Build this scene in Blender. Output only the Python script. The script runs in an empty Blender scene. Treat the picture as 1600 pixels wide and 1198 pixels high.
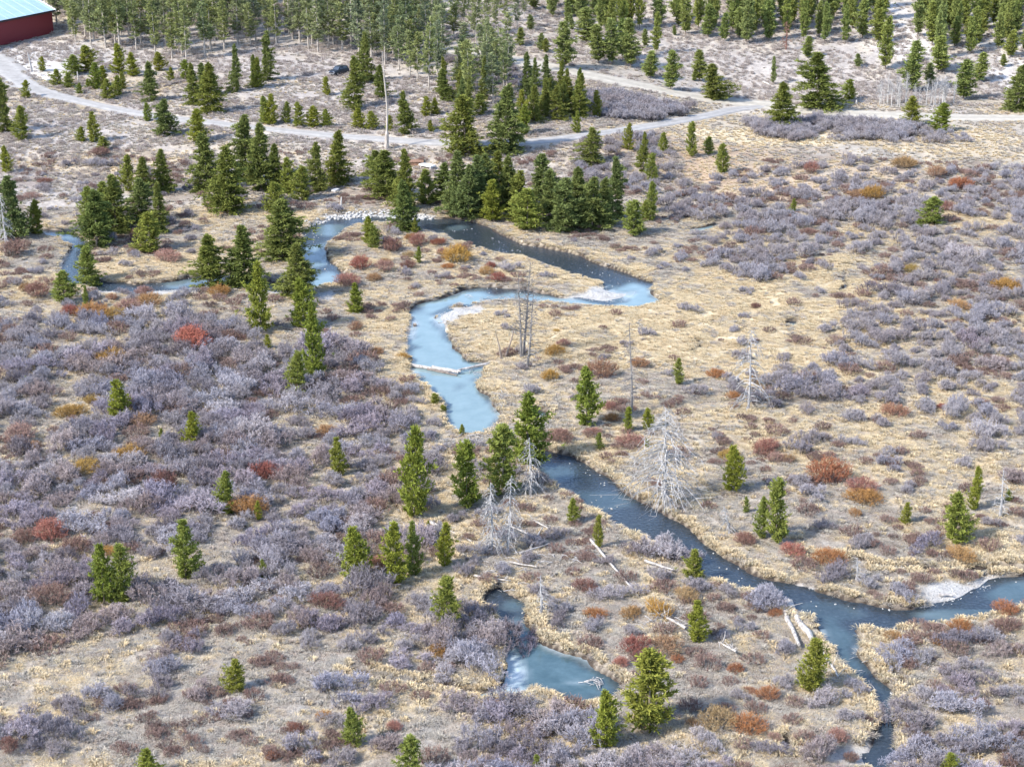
import bpy, math, random
import numpy as np

# ------------------------------------------------------------------ camera, sky, sun, exposure
scene = bpy.context.scene
CAM_H = 78.0
PITCH = math.radians(20.0)
FPX, CX, CY = 2900.0, 800.0, 599.0
cam_data = bpy.data.cameras.new('camera')
cam = bpy.data.objects.new('camera', cam_data)
scene.collection.objects.link(cam)
cam.location = (0, 0, CAM_H)
cam.rotation_euler = (math.radians(90) - PITCH, 0, 0)
cam_data.sensor_width = 36.0
cam_data.lens = 36.0 * FPX / 1600.0
cam_data.clip_start = 1.0
cam_data.clip_end = 8000.0
scene.camera = cam

SUN_EL = math.radians(40)
SUN_AZ = math.atan2(-0.86, -0.50)          # sun stands left of and a little behind the viewer
world = bpy.data.worlds.new('World'); scene.world = world
world.use_nodes = True
wn = world.node_tree.nodes; wl = world.node_tree.links
bg = wn['Background']
sky = wn.new('ShaderNodeTexSky'); sky.sky_type = 'NISHITA'; sky.sun_disc = False
sky.sun_elevation = SUN_EL; sky.sun_rotation = SUN_AZ
sky.altitude = 2600; sky.air_density = 1.0; sky.dust_density = 4.5; sky.ozone_density = 1.0
wl.new(sky.outputs[0], bg.inputs[0]); bg.inputs[1].default_value = 0.15
sun_d = bpy.data.lights.new('sun', 'SUN'); sun_d.energy = 2.4; sun_d.angle = math.radians(5)
sun_d.color = (1.0, 0.955, 0.88)
sun = bpy.data.objects.new('sun', sun_d); scene.collection.objects.link(sun)
sd = np.array([math.sin(SUN_AZ) * math.cos(SUN_EL), math.cos(SUN_AZ) * math.cos(SUN_EL), math.sin(SUN_EL)])
from mathutils import Vector, Matrix
sun.rotation_euler = Vector(sd).to_track_quat('Z', 'Y').to_euler()
sun.location = (-120, -60, 160)
vs = scene.view_settings
vs.view_transform = 'Standard'; vs.look = 'None'; vs.gamma = 1.0; vs.use_curve_mapping = False
vs.exposure = 1.75

random.seed(7); rng = np.random.default_rng(7)
COL = scene.collection
cp, sp = math.cos(PITCH), math.sin(PITCH)
WATER_Z = -0.38

# ------------------------------------------------------------------ numeric helpers
_lat = np.random.default_rng(3).random((256, 256))
def vnoise(x, y, s, o=0):
    x = np.asarray(x, float) / s + 37.3 + o * 17.7; y = np.asarray(y, float) / s + 91.1 + o * 9.3
    xi = np.floor(x).astype(int); yi = np.floor(y).astype(int)
    fx = x - xi; fy = y - yi
    fx = fx * fx * (3 - 2 * fx); fy = fy * fy * (3 - 2 * fy)
    a = _lat[xi & 255, yi & 255]; b = _lat[(xi + 1) & 255, yi & 255]
    c = _lat[xi & 255, (yi + 1) & 255]; d = _lat[(xi + 1) & 255, (yi + 1) & 255]
    return (a * (1 - fx) + b * fx) * (1 - fy) + (c * (1 - fx) + d * fx) * fy
def sstep(x, a, b):
    t = np.clip((np.asarray(x, float) - a) / (b - a), 0, 1)
    return t * t * (3 - 2 * t)
def hbase(x, y):
    x = np.asarray(x, float); y = np.asarray(y, float)
    left = 1 - sstep(x, 0, 55)
    h = 3.2 * sstep(y, 312, 346) * left
    yy = np.maximum(y - 350, 0)
    hl = 0.045 * yy
    yr = np.maximum(y - 396, 0)
    hr = 0.135 * yr * sstep(y, 396, 420)
    hill = hl * left + hr * (1 - left)
    hill = np.where(hill > 24, 24 + (hill - 24) * 0.35, hill)
    far = np.maximum(y - 640, 0)
    return h + hill - 0.02 * far * 0 + (vnoise(x, y, 26, 1) - .5) * 0.9 * sstep(y, 300, 360)

def ray(px, py):
    a = (px - CX) / FPX; b = -(py - CY) / FPX
    return np.array([a, cp + b * sp, -sp + b * cp])
_T = np.arange(90, 1100, 0.5)
def ground(px, py):
    d = ray(px, py)
    X = d[0] * _T; Y = d[1] * _T; Z = CAM_H + d[2] * _T
    f = Z - hbase(X, Y)
    i = int(np.argmax(f < 0))
    if i == 0: i = len(_T) - 1
    k = f[i - 1] / (f[i - 1] - f[i] + 1e-9)
    t = _T[i - 1] + 0.5 * k
    return d[0] * t, d[1] * t
def at_level(px, py, z=WATER_Z):
    d = ray(px, py); t = (CAM_H - z) / -d[2]
    return d[0] * t, d[1] * t
def ppm(x, y, z=0.0):                       # photo pixels per metre at a place
    return FPX / (y * cp + (CAM_H - z) * sp)
def dep(x, y):
    return math.atan2(CAM_H, y)
def project(x, y, z):
    zc = y * cp + (CAM_H - z) * sp
    return CX + FPX * x / zc, CY + FPX * ((CAM_H - z) * cp - y * sp) / zc

# ------------------------------------------------------------------ water outline (traced once, laid out on the valley floor)
creek = [(-60,352,2.4),(40,362,2.4),(75,365,2.6),(110,371,2.6),(122,385,1.8),(116,405,1.4),(110,425,1.6),(125,441,2.4),(165,447,2.4),
 (210,450,2.4),(260,447,2.4),(310,439,2.4),(345,432,2.5),(385,442,2.6),(430,449,2.6),(480,449,3),(508,440,4.2),(505,420,3.2),
 (491,405,2.8),(488,390,3.2),(496,374,3.6),(512,358,4.2),(536,350,4.2),(575,347,3.4),(620,347,3.4),(670,351,5),(705,354,7),
 (728,362,6.5),(750,373,6),(790,388,4.6),(835,396,4.6),(865,404,5.5),(905,419,5),(950,434,4.5),(985,446,5)]
creek2 = [(836,466,3.4),(800,461,4.6),(770,460,5),(745,463,5)]
creek3 = [(852,719,4.5),(880,733,4.8),(915,757,4.6),(955,785,4.8),(1000,812,4.8),(1040,833,4.4),(1080,862,3.6),(1110,882,3.4),
 (1150,906,3.2),(1200,920,3.4),(1250,938,4.2),(1300,955,4.6),(1350,964,4.2),(1400,968,3.6),(1450,966,2.8),(1500,958,2.6),(1545,946,3),(1590,925,4.2),(1660,912,5)]
creek4 = [(1305,965,3.6),(1310,985,2.6),(1316,1005,2.9),(1322,1030,2.6),(1350,1055,1.9),(1375,1082,1.5),(1384,1105,1.2),(1382,1130,1.0),(1376,1165,1.6),(1370,1215,1.2)]
side1 = [(1255,870,.5),(1310,874,.7),(1345,881,.7),(1372,890,.6),(1400,892,.6),(1440,890,.5),(1485,890,.7),(1530,893,.9),(1600,891,.9),(1680,893,.9)]
crk = [[(1318,428,.3),(1322,441,.5),(1321,448,.6),(1312,456,.3)],[(1287,414,.3),(1312,419,.4),(1346,416,.3)],
 [(1568,488,.3),(1585,500,.5),(1605,516,.6)],[(1093,535,.3),(1090,545,.5),(1080,553,.4)],[(1110,505,.5),(1116,498,.5)],
 [(1390,1045,.25),(1405,1075,.35)],[(840,646,2.2),(848,652,1.8)],[(545,1052,.5),(565,1058,.6),(590,1064,.35),(640,1070,.3),(690,1074,.5),(728,1082,.5),(760,1088,.6)]]
lines = [creek, creek2, creek3, creek4, side1] + crk
polys_px = [
 [(975,440),(1000,440),(1013,450),(1019,459),(1032,469),(1016,477),(1000,481),(975,482),(940,481),(900,478),(860,472),(832,464),(850,459),(870,464),(890,468),(920,472),(950,473),(975,470),(990,460),(988,450)],
 [(745,449),(695,464),(662,472),(640,487),(645,507),(642,525),(645,550),(636,570),(644,588),(655,600),(665,603),(683,625),(697,640),(695,650),(704,660),(706,672),(727,684),(755,682),(775,668),(782,645),(767,628),(758,614),(748,602),(748,592),(754,580),(762,568),(727,563),(717,555),(705,535),(695,517),(678,495),(690,485),(712,479),(750,477),(770,472),(798,468),(798,452),(770,448)],
 [(760,930),(782,918),(806,934),(822,956),(828,978),(845,998),(887,1023),(925,1035),(940,1053),(970,1068),(962,1088),(937,1100),(905,1104),(875,1092),(845,1078),(820,1085),(797,1093),(762,1096),(752,1086),(775,1076),(785,1058),(789,1033),(787,1008),(782,980),(774,963),(760,950)],
 [(1068,361),(1095,355),(1115,350),(1132,348),(1112,357),(1090,364)],
 [(1225,503),(1246,501),(1250,508),(1240,514),(1230,509)],
 [(1218,1160),(1228,1158),(1238,1172),(1230,1182),(1222,1178)],
]
segs = []
for L in lines:
    k_ = 1.38 if L is creek or L is creek2 else (1.22 if L is creek3 else 1.0)
    P = [(*at_level(a, b), w / 2 * k_) for a, b, w in L]
    segs += [(P[i], P[i + 1]) for i in range(len(P) - 1)]
polys = [np.array([at_level(a, b) for a, b in P]) for P in polys_px]
def water_sd(x, y):
    """signed distance to the water's edge, negative in the water"""
    x = np.asarray(x, float); y = np.asarray(y, float)
    shp = x.shape; x = x.ravel(); y = y.ravel()
    out = np.full(x.shape, 40.0)
    idx = np.where((y > 118) & (y < 335) & (x > -120) & (x < 130))[0]
    X = x[idx] + (vnoise(x[idx], y[idx], 2.3, 5) - .5) * 1.1; Y = y[idx] + (vnoise(x[idx], y[idx], 2.3, 6) - .5) * 1.1
    D = np.full(X.shape, 40.0)
    for (ax, ay, ar), (bx, by, br) in segs:
        dx, dy = bx - ax, by - ay; L2 = dx * dx + dy * dy + 1e-9
        t = np.clip(((X - ax) * dx + (Y - ay) * dy) / L2, 0, 1)
        D = np.minimum(D, np.hypot(X - ax - t * dx, Y - ay - t * dy) - (ar + (br - ar) * t))
    for P in polys:
        Q = np.roll(P, -1, 0); dm = np.full(X.shape, 1e9); ins = np.zeros(X.shape, bool)
        for (ax, ay), (bx, by) in zip(P, Q):
            dx, dy = bx - ax, by - ay; L2 = dx * dx + dy * dy + 1e-9
            t = np.clip(((X - ax) * dx + (Y - ay) * dy) / L2, 0, 1)
            dm = np.minimum(dm, np.hypot(X - ax - t * dx, Y - ay - t * dy))
            c = (ay > Y) != (by > Y)
            ins ^= c & (X < (bx - ax) * (Y - ay) / (by - ay + 1e-12) + ax)
        D = np.minimum(D, np.where(ins, -dm, dm))
    out[idx] = D
    return out.reshape(shp)

# roads
drive_px = [(-120,40),(-60,62),(0,98),(20,118),(50,138),(90,151),(140,162),(200,175),(260,184),(310,190),(370,197),(440,204),(520,212),(600,218),(700,224),(800,223),(880,217),(950,207),(1010,198),(1060,189),(1110,180),(1150,171),(1200,165)]
road_px = [(700,78),(760,88),(820,98),(870,107),(930,120),(990,132),(1050,145),(1090,152),(1150,160),(1200,165),(1290,175),(1400,181),(1500,184),(1600,185),(1720,186)]
def dense(P, n=8):
    P = np.array(P); out = []
    for i in range(len(P) - 1):
        p0 = P[max(i - 1, 0)]; p1 = P[i]; p2 = P[i + 1]; p3 = P[min(i + 2, len(P) - 1)]
        for k in range(n):
            t = k / n
            out.append(0.5 * (2 * p1 + (p2 - p0) * t + (2 * p0 - 5 * p1 + 4 * p2 - p3) * t * t + (3 * p1 - p0 - 3 * p2 + p3) * t ** 3))
    out.append(P[-1]); return np.array(out)
drive = dense([ground(*p) for p in drive_px]); road = dense([ground(*p) for p in road_px])
def line_d(x, y, P):
    x = np.asarray(x, float); y = np.asarray(y, float); D = np.full(x.shape, 1e3)
    for (ax, ay), (bx, by) in zip(P[:-1], P[1:]):
        dx, dy = bx - ax, by - ay; L2 = dx * dx + dy * dy + 1e-9
        t = np.clip(((x - ax) * dx + (y - ay) * dy) / L2, 0, 1)
        D = np.minimum(D, np.hypot(x - ax - t * dx, y - ay - t * dy))
    return D
def road_d(x, y):
    x = np.asarray(x, float); y = np.asarray(y, float); out = np.full(x.shape, 60.0)
    m = (y > 325) & (y < 560)
    if m.any(): out[m] = np.minimum(line_d(x[m], y[m], drive[::3]) - 2.0, line_d(x[m], y[m], road[::3]) - 3.2)
    return out

# gravel bars and other shapes painted as real ground cover zones: (px, py, rx, ry, colour, strength)
GRAVEL = [(955,458,42,14),(920,465,36,9),(1510,927,78,19),(1560,908,44,13),(1465,948,35,8),(560,338,60,6),(640,338,40,6),(495,365,22,22),(512,348,20,7),
 (118,398,18,24),(120,428,16,16),(175,450,34,9),(230,453,50,10),(295,446,46,11),(335,436,34,11),(450,455,40,8),(722,484,36,8),(700,492,18,10),(1235,914,40,6),(890,726,26,7),(510,462,16,8),(470,392,16,8),(728,372,26,5),
 (820,390,28,5),(690,520,10,20),(640,520,5,40),(1370,1075,6,22),(1345,1180,60,18)]
def ell(lst):
    out = []
    for e in lst:
        x, y = ground(e[0], e[1]); s = ppm(x, y); sn = math.sin(dep(x, y))
        out.append((x, y, e[2] / s, e[3] / (s * sn)) + tuple(e[4:]))
    return out
GRAVEL_W = ell(GRAVEL)
def gravel_m(x, y):
    g = np.zeros(np.shape(x))
    for (cx, cy, rx, ry) in GRAVEL_W:
        q = np.hypot((x - cx) / rx, (y - cy) / ry)
        g = np.maximum(g, 1 - sstep(q, .75, 1.15))
    return g
STRAW = (.53,.44,.315); GREY = (.385,.35,.31); RUST = (.46,.335,.23); SAND = (.58,.52,.445); SAGE = (.43,.39,.36); BROWN = (.22,.17,.145); PALE = (.60,.57,.54); YEL = (.67,.57,.395)
ZONES_W = ell([
 (60,250,330,80,SAGE,.9),(500,150,330,60,SAGE,.8),(700,270,300,50,SAGE,.5),(90,90,150,26,PALE,.85),(60,110,100,16,PALE,.8),(330,75,260,36,SAGE,.8),
 (1250,95,420,60,SAGE,.8),(1190,172,120,8,SAND,.9),(1410,50,60,36,PALE,.8),(1560,60,60,40,PALE,.6),(700,30,260,40,SAGE,.6),
 (1170,250,150,46,RUST,.55),(1180,215,160,16,YEL,.9),(1500,222,150,20,STRAW,.8),(1090,245,110,40,RUST,.7),(1330,275,130,28,RUST,.4),(1200,300,110,24,RUST,.45),
 (1100,470,190,60,YEL,.95),(1050,540,190,50,YEL,.8),(1240,520,120,70,YEL,.75),(1330,470,60,60,YEL,.6),(860,395,160,16,STRAW,.9),(900,430,150,14,YEL,.7),(830,520,120,40,YEL,.85),
 (850,500,130,26,YEL,.9),(780,600,60,40,STRAW,.7),(640,620,60,60,STRAW,.8),(680,640,40,20,YEL,.8),(900,700,170,30,STRAW,.8),(960,770,80,26,STRAW,.8),
 (1330,735,120,14,SAND,.9),(1290,650,200,60,STRAW,.6),(1450,720,160,40,STRAW,.6),(1480,400,120,20,BROWN,.6),(1560,380,90,22,BROWN,.6),(1450,840,150,30,STRAW,.5),(1270,810,50,22,GREY,.8),
 (1500,1000,110,40,GREY,.8),(1400,1030,60,30,STRAW,.4),(1180,895,120,14,STRAW,.7),(1320,925,80,12,STRAW,.8),(1300,985,40,30,STRAW,.6),
 (230,420,110,22,STRAW,.8),(180,255,140,16,STRAW,.8),(60,490,60,20,SAND,.85),(500,400,60,30,STRAW,.5),(440,340,70,16,STRAW,.5),(570,300,60,22,RUST,.25),
 (560,430,90,30,STRAW,.5),(600,540,60,60,STRAW,.5),(570,680,80,60,GREY,.5),(230,880,26,14,SAND,.8),(155,828,26,7,SAND,.8),(110,625,60,10,SAND,.5),
 (150,1090,220,60,GREY,.7),(240,1015,70,14,SAND,.7),(60,1115,80,14,YEL,.5),(500,1060,190,50,GREY,.9),(330,1130,170,60,GREY,.9),(560,1040,100,20,GREY,.7),(700,1150,70,60,GREY,.7),(460,940,80,26,GREY,.6),
 (930,960,90,60,GREY,.8),(1030,925,60,16,YEL,.8),(870,900,120,40,GREY,.5),(1120,1080,160,60,GREY,.5),(840,860,100,40,BROWN,.35),(1500,1130,140,60,GREY,.5),
 (250,640,330,110,(.25,.205,.175),.55),(280,810,350,120,(.25,.205,.175),.6),(60,1068,90,13,SAND,.7),(160,1042,80,13,SAND,.6),(300,1060,120,20,SAND,.35)])
def ground_colour(x, y):
    n = vnoise(x, y, 9, 11); n2 = vnoise(x, y, 3.5, 12)
    c = np.stack([np.interp(n, [0, 1], [GREY[i] * 1.0, STRAW[i] * .92]) for i in range(3)], -1)
    wob = 0.6 * (vnoise(x, y, 5, 13) - .5) + .4 * (n2 - .5)
    for (cx, cy, rx, ry, col, st) in ZONES_W:
        q = np.hypot((x - cx) / rx, (y - cy) / ry) + wob
        w = (st * (1 - sstep(q, .65, 1.15)))[..., None]
        c = c * (1 - w) + np.array(col) * w
    b = (sstep(vnoise(x, y, 4.2, 21), .62, .8) * .45 * (y < 340))[..., None]
    c = c * (1 - b) + np.array(BROWN) * b
    damp = (sstep(vnoise(x, y, 6.5, 23) * .6 + vnoise(x, y, 1.9, 24) * .4, .60, .72) * .5 * (y < 335))[..., None]
    c = c * (1 - damp) + np.array((.15, .12, .10)) * damp
    mat_ = (sstep(vnoise(x, y * .5, 4.0, 25), .58, .78) * .35)[..., None]
    c = c * (1 - mat_) + np.array((.60, .52, .395)) * mat_
    g = gravel_m(x, y)[..., None]
    c = c * (1 - g) + np.array((.47, .455, .43)) * g
    return c * (.86 + .28 * vnoise(x, y, 1.3, 14))[..., None]
def terrain(x, y, sdv=None):
    x = np.asarray(x, float); y = np.asarray(y, float)
    h = hbase(x, y)
    w = water_sd(x, y) if sdv is None else sdv
    r = road_d(x, y)
    flat = sstep(r, 0.3, 3.0)
    hum = (vnoise(x, y, 1.7, 3) - .35) * .34 + (vnoise(x, y, 5.5, 4) - .5) * .4
    h = h + hum * flat * (0.55 + .45 * (y < 330))
    bw = .5 + 4.0 * gravel_m(x, y)
    t = sstep(w, -0.15, bw)
    hout = (WATER_Z - .06) * (1 - t) + np.maximum(h, -.2) * t
    hin = WATER_Z - .06 - .5 * sstep(-w, 0, 1.0)
    return np.where(w < 30, np.where(w > 0, hout, hin), h)

# ------------------------------------------------------------------ object helpers
def mesh_obj(name, V, F, mats, parent=None, midx=None, col=None, smooth=False, link=True):
    V = np.asarray(V, np.float32)
    me = bpy.data.meshes.new(name)
    if isinstance(F, np.ndarray):
        n, k = F.shape
        me.vertices.add(len(V)); me.vertices.foreach_set('co', V.ravel())
        me.loops.add(n * k); me.loops.foreach_set('vertex_index', F.astype(np.int32).ravel())
        me.polygons.add(n); me.polygons.foreach_set('loop_start', np.arange(0, n * k, k, dtype=np.int32))
        me.update(calc_edges=True)
    else:
        me.from_pydata(V.tolist(), [], F)
    for m in (mats if isinstance(mats, (list, tuple)) else [mats]): me.materials.append(m)
    if midx is not None: me.polygons.foreach_set('material_index', np.asarray(midx, np.int32))
    if col is not None:
        col = np.asarray(col, np.float32)
        if col.ndim == 1: col = np.stack([col] * 3, -1)
        a = me.color_attributes.new('col', 'FLOAT_COLOR', 'POINT')
        a.data.foreach_set('color', np.concatenate([col, np.ones((len(col), 1), np.float32)], 1).ravel())
    if smooth: me.polygons.foreach_set('use_smooth', np.ones(len(me.polygons), bool))
    me.update()
    o = bpy.data.objects.new(name, me)
    if link: COL.objects.link(o)
    if parent is not None: o.parent = parent
    return o
def tag(o, label, cat, group=None):
    o['label'] = label; o['category'] = cat
    if group: o['group'] = group
    return o
def empty(name, loc, rz=0.0, sc=(1, 1, 1)):
    o = bpy.data.objects.new(name, None); COL.objects.link(o)
    o.empty_display_size = .2
    o.location = loc; o.rotation_euler = (0, 0, rz); o.scale = sc
    return o
def box(c, s, rz=0.0):
    x, y, z = np.array(s) / 2
    V = np.array([(a * x, b * y, d * z) for a in (-1, 1) for b in (-1, 1) for d in (-1, 1)])
    cr, sr = math.cos(rz), math.sin(rz)
    V = np.stack([V[:, 0] * cr - V[:, 1] * sr, V[:, 0] * sr + V[:, 1] * cr, V[:, 2]], 1) + np.array(c)
    return V, [(0, 1, 3, 2), (4, 6, 7, 5), (0, 4, 5, 1), (2, 3, 7, 6), (0, 2, 6, 4), (1, 5, 7, 3)]
def join(parts):
    V = []; F = []; n = 0
    for v, f in parts:
        V += [tuple(p) for p in v]; F += [tuple(i + n for i in q) for q in f]; n += len(v)
    return V, F
def tube(path, rad, k=6, cap=True):
    path = np.array(path, float); V = []; F = []
    for i, p in enumerate(path):
        t = path[min(i + 1, len(path) - 1)] - path[max(i - 1, 0)]; t = t / (np.linalg.norm(t) + 1e-9)
        a = np.cross(t, (0, 0, 1)) if abs(t[2]) < .9 else np.cross(t, (1, 0, 0))
        a /= np.linalg.norm(a); b = np.cross(t, a)
        for j in range(k):
            an = 2 * math.pi * j / k
            V.append(p + rad[i] * (a * math.cos(an) + b * math.sin(an)))
    for i in range(len(path) - 1):
        for j in range(k):
            j2 = (j + 1) % k
            F.append((i * k + j, i * k + j2, (i + 1) * k + j2, (i + 1) * k + j))
    if cap:
        F.append(tuple(range(k))[::-1]); F.append(tuple((len(path) - 1) * k + j for j in range(k)))
    return V, F

# ------------------------------------------------------------------ materials
def nt(name):
    m = bpy.data.materials.new(name); m.use_nodes = True
    t = m.node_tree; t.nodes.clear()
    out = t.nodes.new('ShaderNodeOutputMaterial')
    return m, t, out
def N(t, kind, **kw):
    n = t.nodes.new(kind)
    for k, v in kw.items():
        if k.startswith('i_'): n.inputs[k[2:].replace('_', ' ')].default_value = v
        else: setattr(n, k, v)
    return n
def ramp(t, stops, fac=None):
    r = t.nodes.new('ShaderNodeValToRGB'); e = r.color_ramp.elements
    while len(e) < len(stops): e.new(.5)
    for q, (p, c) in zip(e, stops):
        q.position = p; q.color = (*c, 1)
    if fac is not None: t.links.new(fac, r.inputs[0])
    return r
def mixc(t, a, b, fac, mode='MIX'):
    m = t.nodes.new('ShaderNodeMix'); m.data_type = 'RGBA'; m.blend_type = mode
    for s, v in ((m.inputs[0], fac), (m.inputs[6], a), (m.inputs[7], b)):
        if hasattr(v, 'is_linked') or hasattr(v, 'links'): t.links.new(v, s)
        else: s.default_value = v if not isinstance(v, tuple) else (*v, 1)
    return m.outputs[2]
def leafy(name, stops, rand, translucent=.25, tipramp=True):
    """stops: colour from stem (0) to tip (1); rand: list of tints picked by each object's own random number"""
    m, t, out = nt(name)
    at = N(t, 'ShaderNodeAttribute', attribute_name='col')
    sx = N(t, 'ShaderNodeSeparateColor'); t.links.new(at.outputs['Color'], sx.inputs[0])
    base = ramp(t, stops, sx.outputs[0]).outputs[0]
    oi = N(t, 'ShaderNodeObjectInfo')
    rr = ramp(t, [(i / max(len(rand) - 1, 1), c) for i, c in enumerate(rand)], oi.outputs['Random']).outputs[0]
    c = mixc(t, base, rr, 1.0, 'MULTIPLY'); c = mixc(t, c, oi.outputs['Color'], 1.0, 'MULTIPLY')
    mul = N(t, 'ShaderNodeMapRange'); t.links.new(sx.outputs[1], mul.inputs[0])
    mul.inputs[3].default_value = .72; mul.inputs[4].default_value = 1.28
    hsv = N(t, 'ShaderNodeHueSaturation'); t.links.new(c, hsv.inputs['Color']); t.links.new(mul.outputs[0], hsv.inputs['Value'])
    d = N(t, 'ShaderNodeBsdfDiffuse'); tr = N(t, 'ShaderNodeBsdfTranslucent'); mx = N(t, 'ShaderNodeMixShader', i_Fac=translucent)
    t.links.new(hsv.outputs[0], d.inputs[0]); t.links.new(hsv.outputs[0], tr.inputs[0])
    t.links.new(d.outputs[0], mx.inputs[1]); t.links.new(tr.outputs[0], mx.inputs[2]); t.links.new(mx.outputs[0], out.inputs[0])
    return m
def plain(name, col, rough=.8, noise=.25, scale=4.0, col2=None, metallic=0, bump=0, stretch=(1, 1, 1)):
    m, t, out = nt(name)
    b = N(t, 'ShaderNodeBsdfPrincipled'); b.inputs['Roughness'].default_value = rough; b.inputs['Metallic'].default_value = metallic
    tc = N(t, 'ShaderNodeTexCoord'); mp = N(t, 'ShaderNodeMapping'); mp.inputs['Scale'].default_value = stretch
    t.links.new(tc.outputs['Object'], mp.inputs[0])
    nz = N(t, 'ShaderNodeTexNoise'); nz.inputs['Scale'].default_value = scale; nz.inputs['Detail'].default_value = 5
    t.links.new(mp.outputs[0], nz.inputs['Vector'])
    c2 = col2 or tuple(max(0, v * (1 - noise * 1.6)) for v in col)
    r = ramp(t, [(.3, c2), (.7, tuple(min(1, v * (1 + noise)) for v in col))], nz.outputs[0])
    t.links.new(r.outputs[0], b.inputs['Base Color'])
    if bump:
        bp = N(t, 'ShaderNodeBump'); bp.inputs['Strength'].default_value = bump; t.links.new(nz.outputs[0], bp.inputs['Height']); t.links.new(bp.outputs[0], b.inputs['Normal'])
    t.links.new(b.outputs[0], out.inputs[0])
    return m

def ground_mat():
    m, t, out = nt('meadow_ground')
    b = N(t, 'ShaderNodeBsdfPrincipled'); b.inputs['Roughness'].default_value = .95; b.inputs['Specular IOR Level'].default_value = .1
    at = N(t, 'ShaderNodeAttribute', attribute_name='col')
    tc = N(t, 'ShaderNodeTexCoord')
    n1 = N(t, 'ShaderNodeTexNoise'); n1.inputs['Scale'].default_value = 1.1; n1.inputs['Detail'].default_value = 8; n1.inputs['Roughness'].default_value = .7
    n2 = N(t, 'ShaderNodeTexNoise'); n2.inputs['Scale'].default_value = 5.0; n2.inputs['Detail'].default_value = 6; n2.inputs['Roughness'].default_value = .75
    for n in (n1, n2): t.links.new(tc.outputs['Object'], n.inputs['Vector'])
    r1 = ramp(t, [(.32, (.74, .72, .72)), (.62, (1.12, 1.12, 1.1))], n1.outputs[0])
    r2 = ramp(t, [(.30, (.60, .58, .57)), (.50, (1.0, 1.0, 1.0)), (.72, (1.25, 1.24, 1.2))], n2.outputs[0])
    c = mixc(t, at.outputs['Color'], r1.outputs[0], 1.0, 'MULTIPLY'); c = mixc(t, c, r2.outputs[0], .9, 'MULTIPLY')
    t.links.new(c, b.inputs['Base Color'])
    bp = N(t, 'ShaderNodeBump'); bp.inputs['Strength'].default_value = .9; bp.inputs['Distance'].default_value = .25
    t.links.new(n2.outputs[0], bp.inputs['Height']); t.links.new(bp.outputs[0], b.inputs['Normal'])
    t.links.new(b.outputs[0], out.inputs[0]); return m
def water_mat():
    m, t, out = nt('creek_water')
    b = N(t, 'ShaderNodeBsdfPrincipled')
    at = N(t, 'ShaderNodeAttribute', attribute_name='col'); sx = N(t, 'ShaderNodeSeparateColor'); t.links.new(at.outputs['Color'], sx.inputs[0])
    tc = N(t, 'ShaderNodeTexCoord')
    n1 = N(t, 'ShaderNodeTexNoise'); n1.inputs['Scale'].default_value = .55; n1.inputs['Detail'].default_value = 7; n1.inputs['Roughness'].default_value = .65
    n3 = N(t, 'ShaderNodeTexNoise'); n3.inputs['Scale'].default_value = 2.6; n3.inputs['Detail'].default_value = 6
    for n in (n1, n3): t.links.new(tc.outputs['Object'], n.inputs['Vector'])
    sky_ice = ramp(t, [(.25, (.15, .215, .22)), (.6, (.19, .26, .265)), (.9, (.24, .30, .30))], n1.outputs[0])      # pool ice, paled to paint in the sky's reflection
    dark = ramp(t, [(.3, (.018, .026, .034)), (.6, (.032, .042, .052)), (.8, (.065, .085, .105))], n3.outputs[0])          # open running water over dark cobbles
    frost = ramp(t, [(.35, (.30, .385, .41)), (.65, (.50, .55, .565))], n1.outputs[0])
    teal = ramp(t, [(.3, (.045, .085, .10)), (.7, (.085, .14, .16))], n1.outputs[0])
    sk = mixc(t, sky_ice.outputs[0], teal.outputs[0], sx.outputs[2])
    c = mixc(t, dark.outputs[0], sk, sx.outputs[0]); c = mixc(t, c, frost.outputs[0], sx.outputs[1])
    t.links.new(c, b.inputs['Base Color'])
    rg = N(t, 'ShaderNodeMapRange'); t.links.new(sx.outputs[1], rg.inputs[0]); rg.inputs[3].default_value = .045; rg.inputs[4].default_value = .6
    t.links.new(rg.outputs[0], b.inputs['Roughness']); b.inputs['IOR'].default_value = 1.38
    bs = N(t, 'ShaderNodeMapRange'); t.links.new(sx.outputs[0], bs.inputs[0]); bs.inputs[3].default_value = .55; bs.inputs[4].default_value = .03
    bp = N(t, 'ShaderNodeBump'); bp.inputs['Distance'].default_value = .12; t.links.new(bs.outputs[0], bp.inputs['Strength'])
    t.links.new(n3.outputs[0], bp.inputs['Height']); t.links.new(bp.outputs[0], b.inputs['Normal'])
    t.links.new(b.outputs[0], out.inputs[0]); return m
def road_mat(name, col):
    m, t, out = nt(name)
    b = N(t, 'ShaderNodeBsdfPrincipled'); b.inputs['Roughness'].default_value = .95
    at = N(t, 'ShaderNodeAttribute', attribute_name='col'); tc = N(t, 'ShaderNodeTexCoord')
    n1 = N(t, 'ShaderNodeTexNoise'); n1.inputs['Scale'].default_value = .7; n1.inputs['Detail'].default_value = 8; n1.inputs['Roughness'].default_value = .7
    t.links.new(tc.outputs['Object'], n1.inputs['Vector'])
    r = ramp(t, [(.3, tuple(v * .75 for v in col)), (.7, tuple(v * 1.15 for v in col))], n1.outputs[0])
    c = mixc(t, r.outputs[0], at.outputs['Color'], 1.0, 'MULTIPLY')
    t.links.new(c, b.inputs['Base Color']); t.links.new(b.outputs[0], out.inputs[0]); return m

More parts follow.
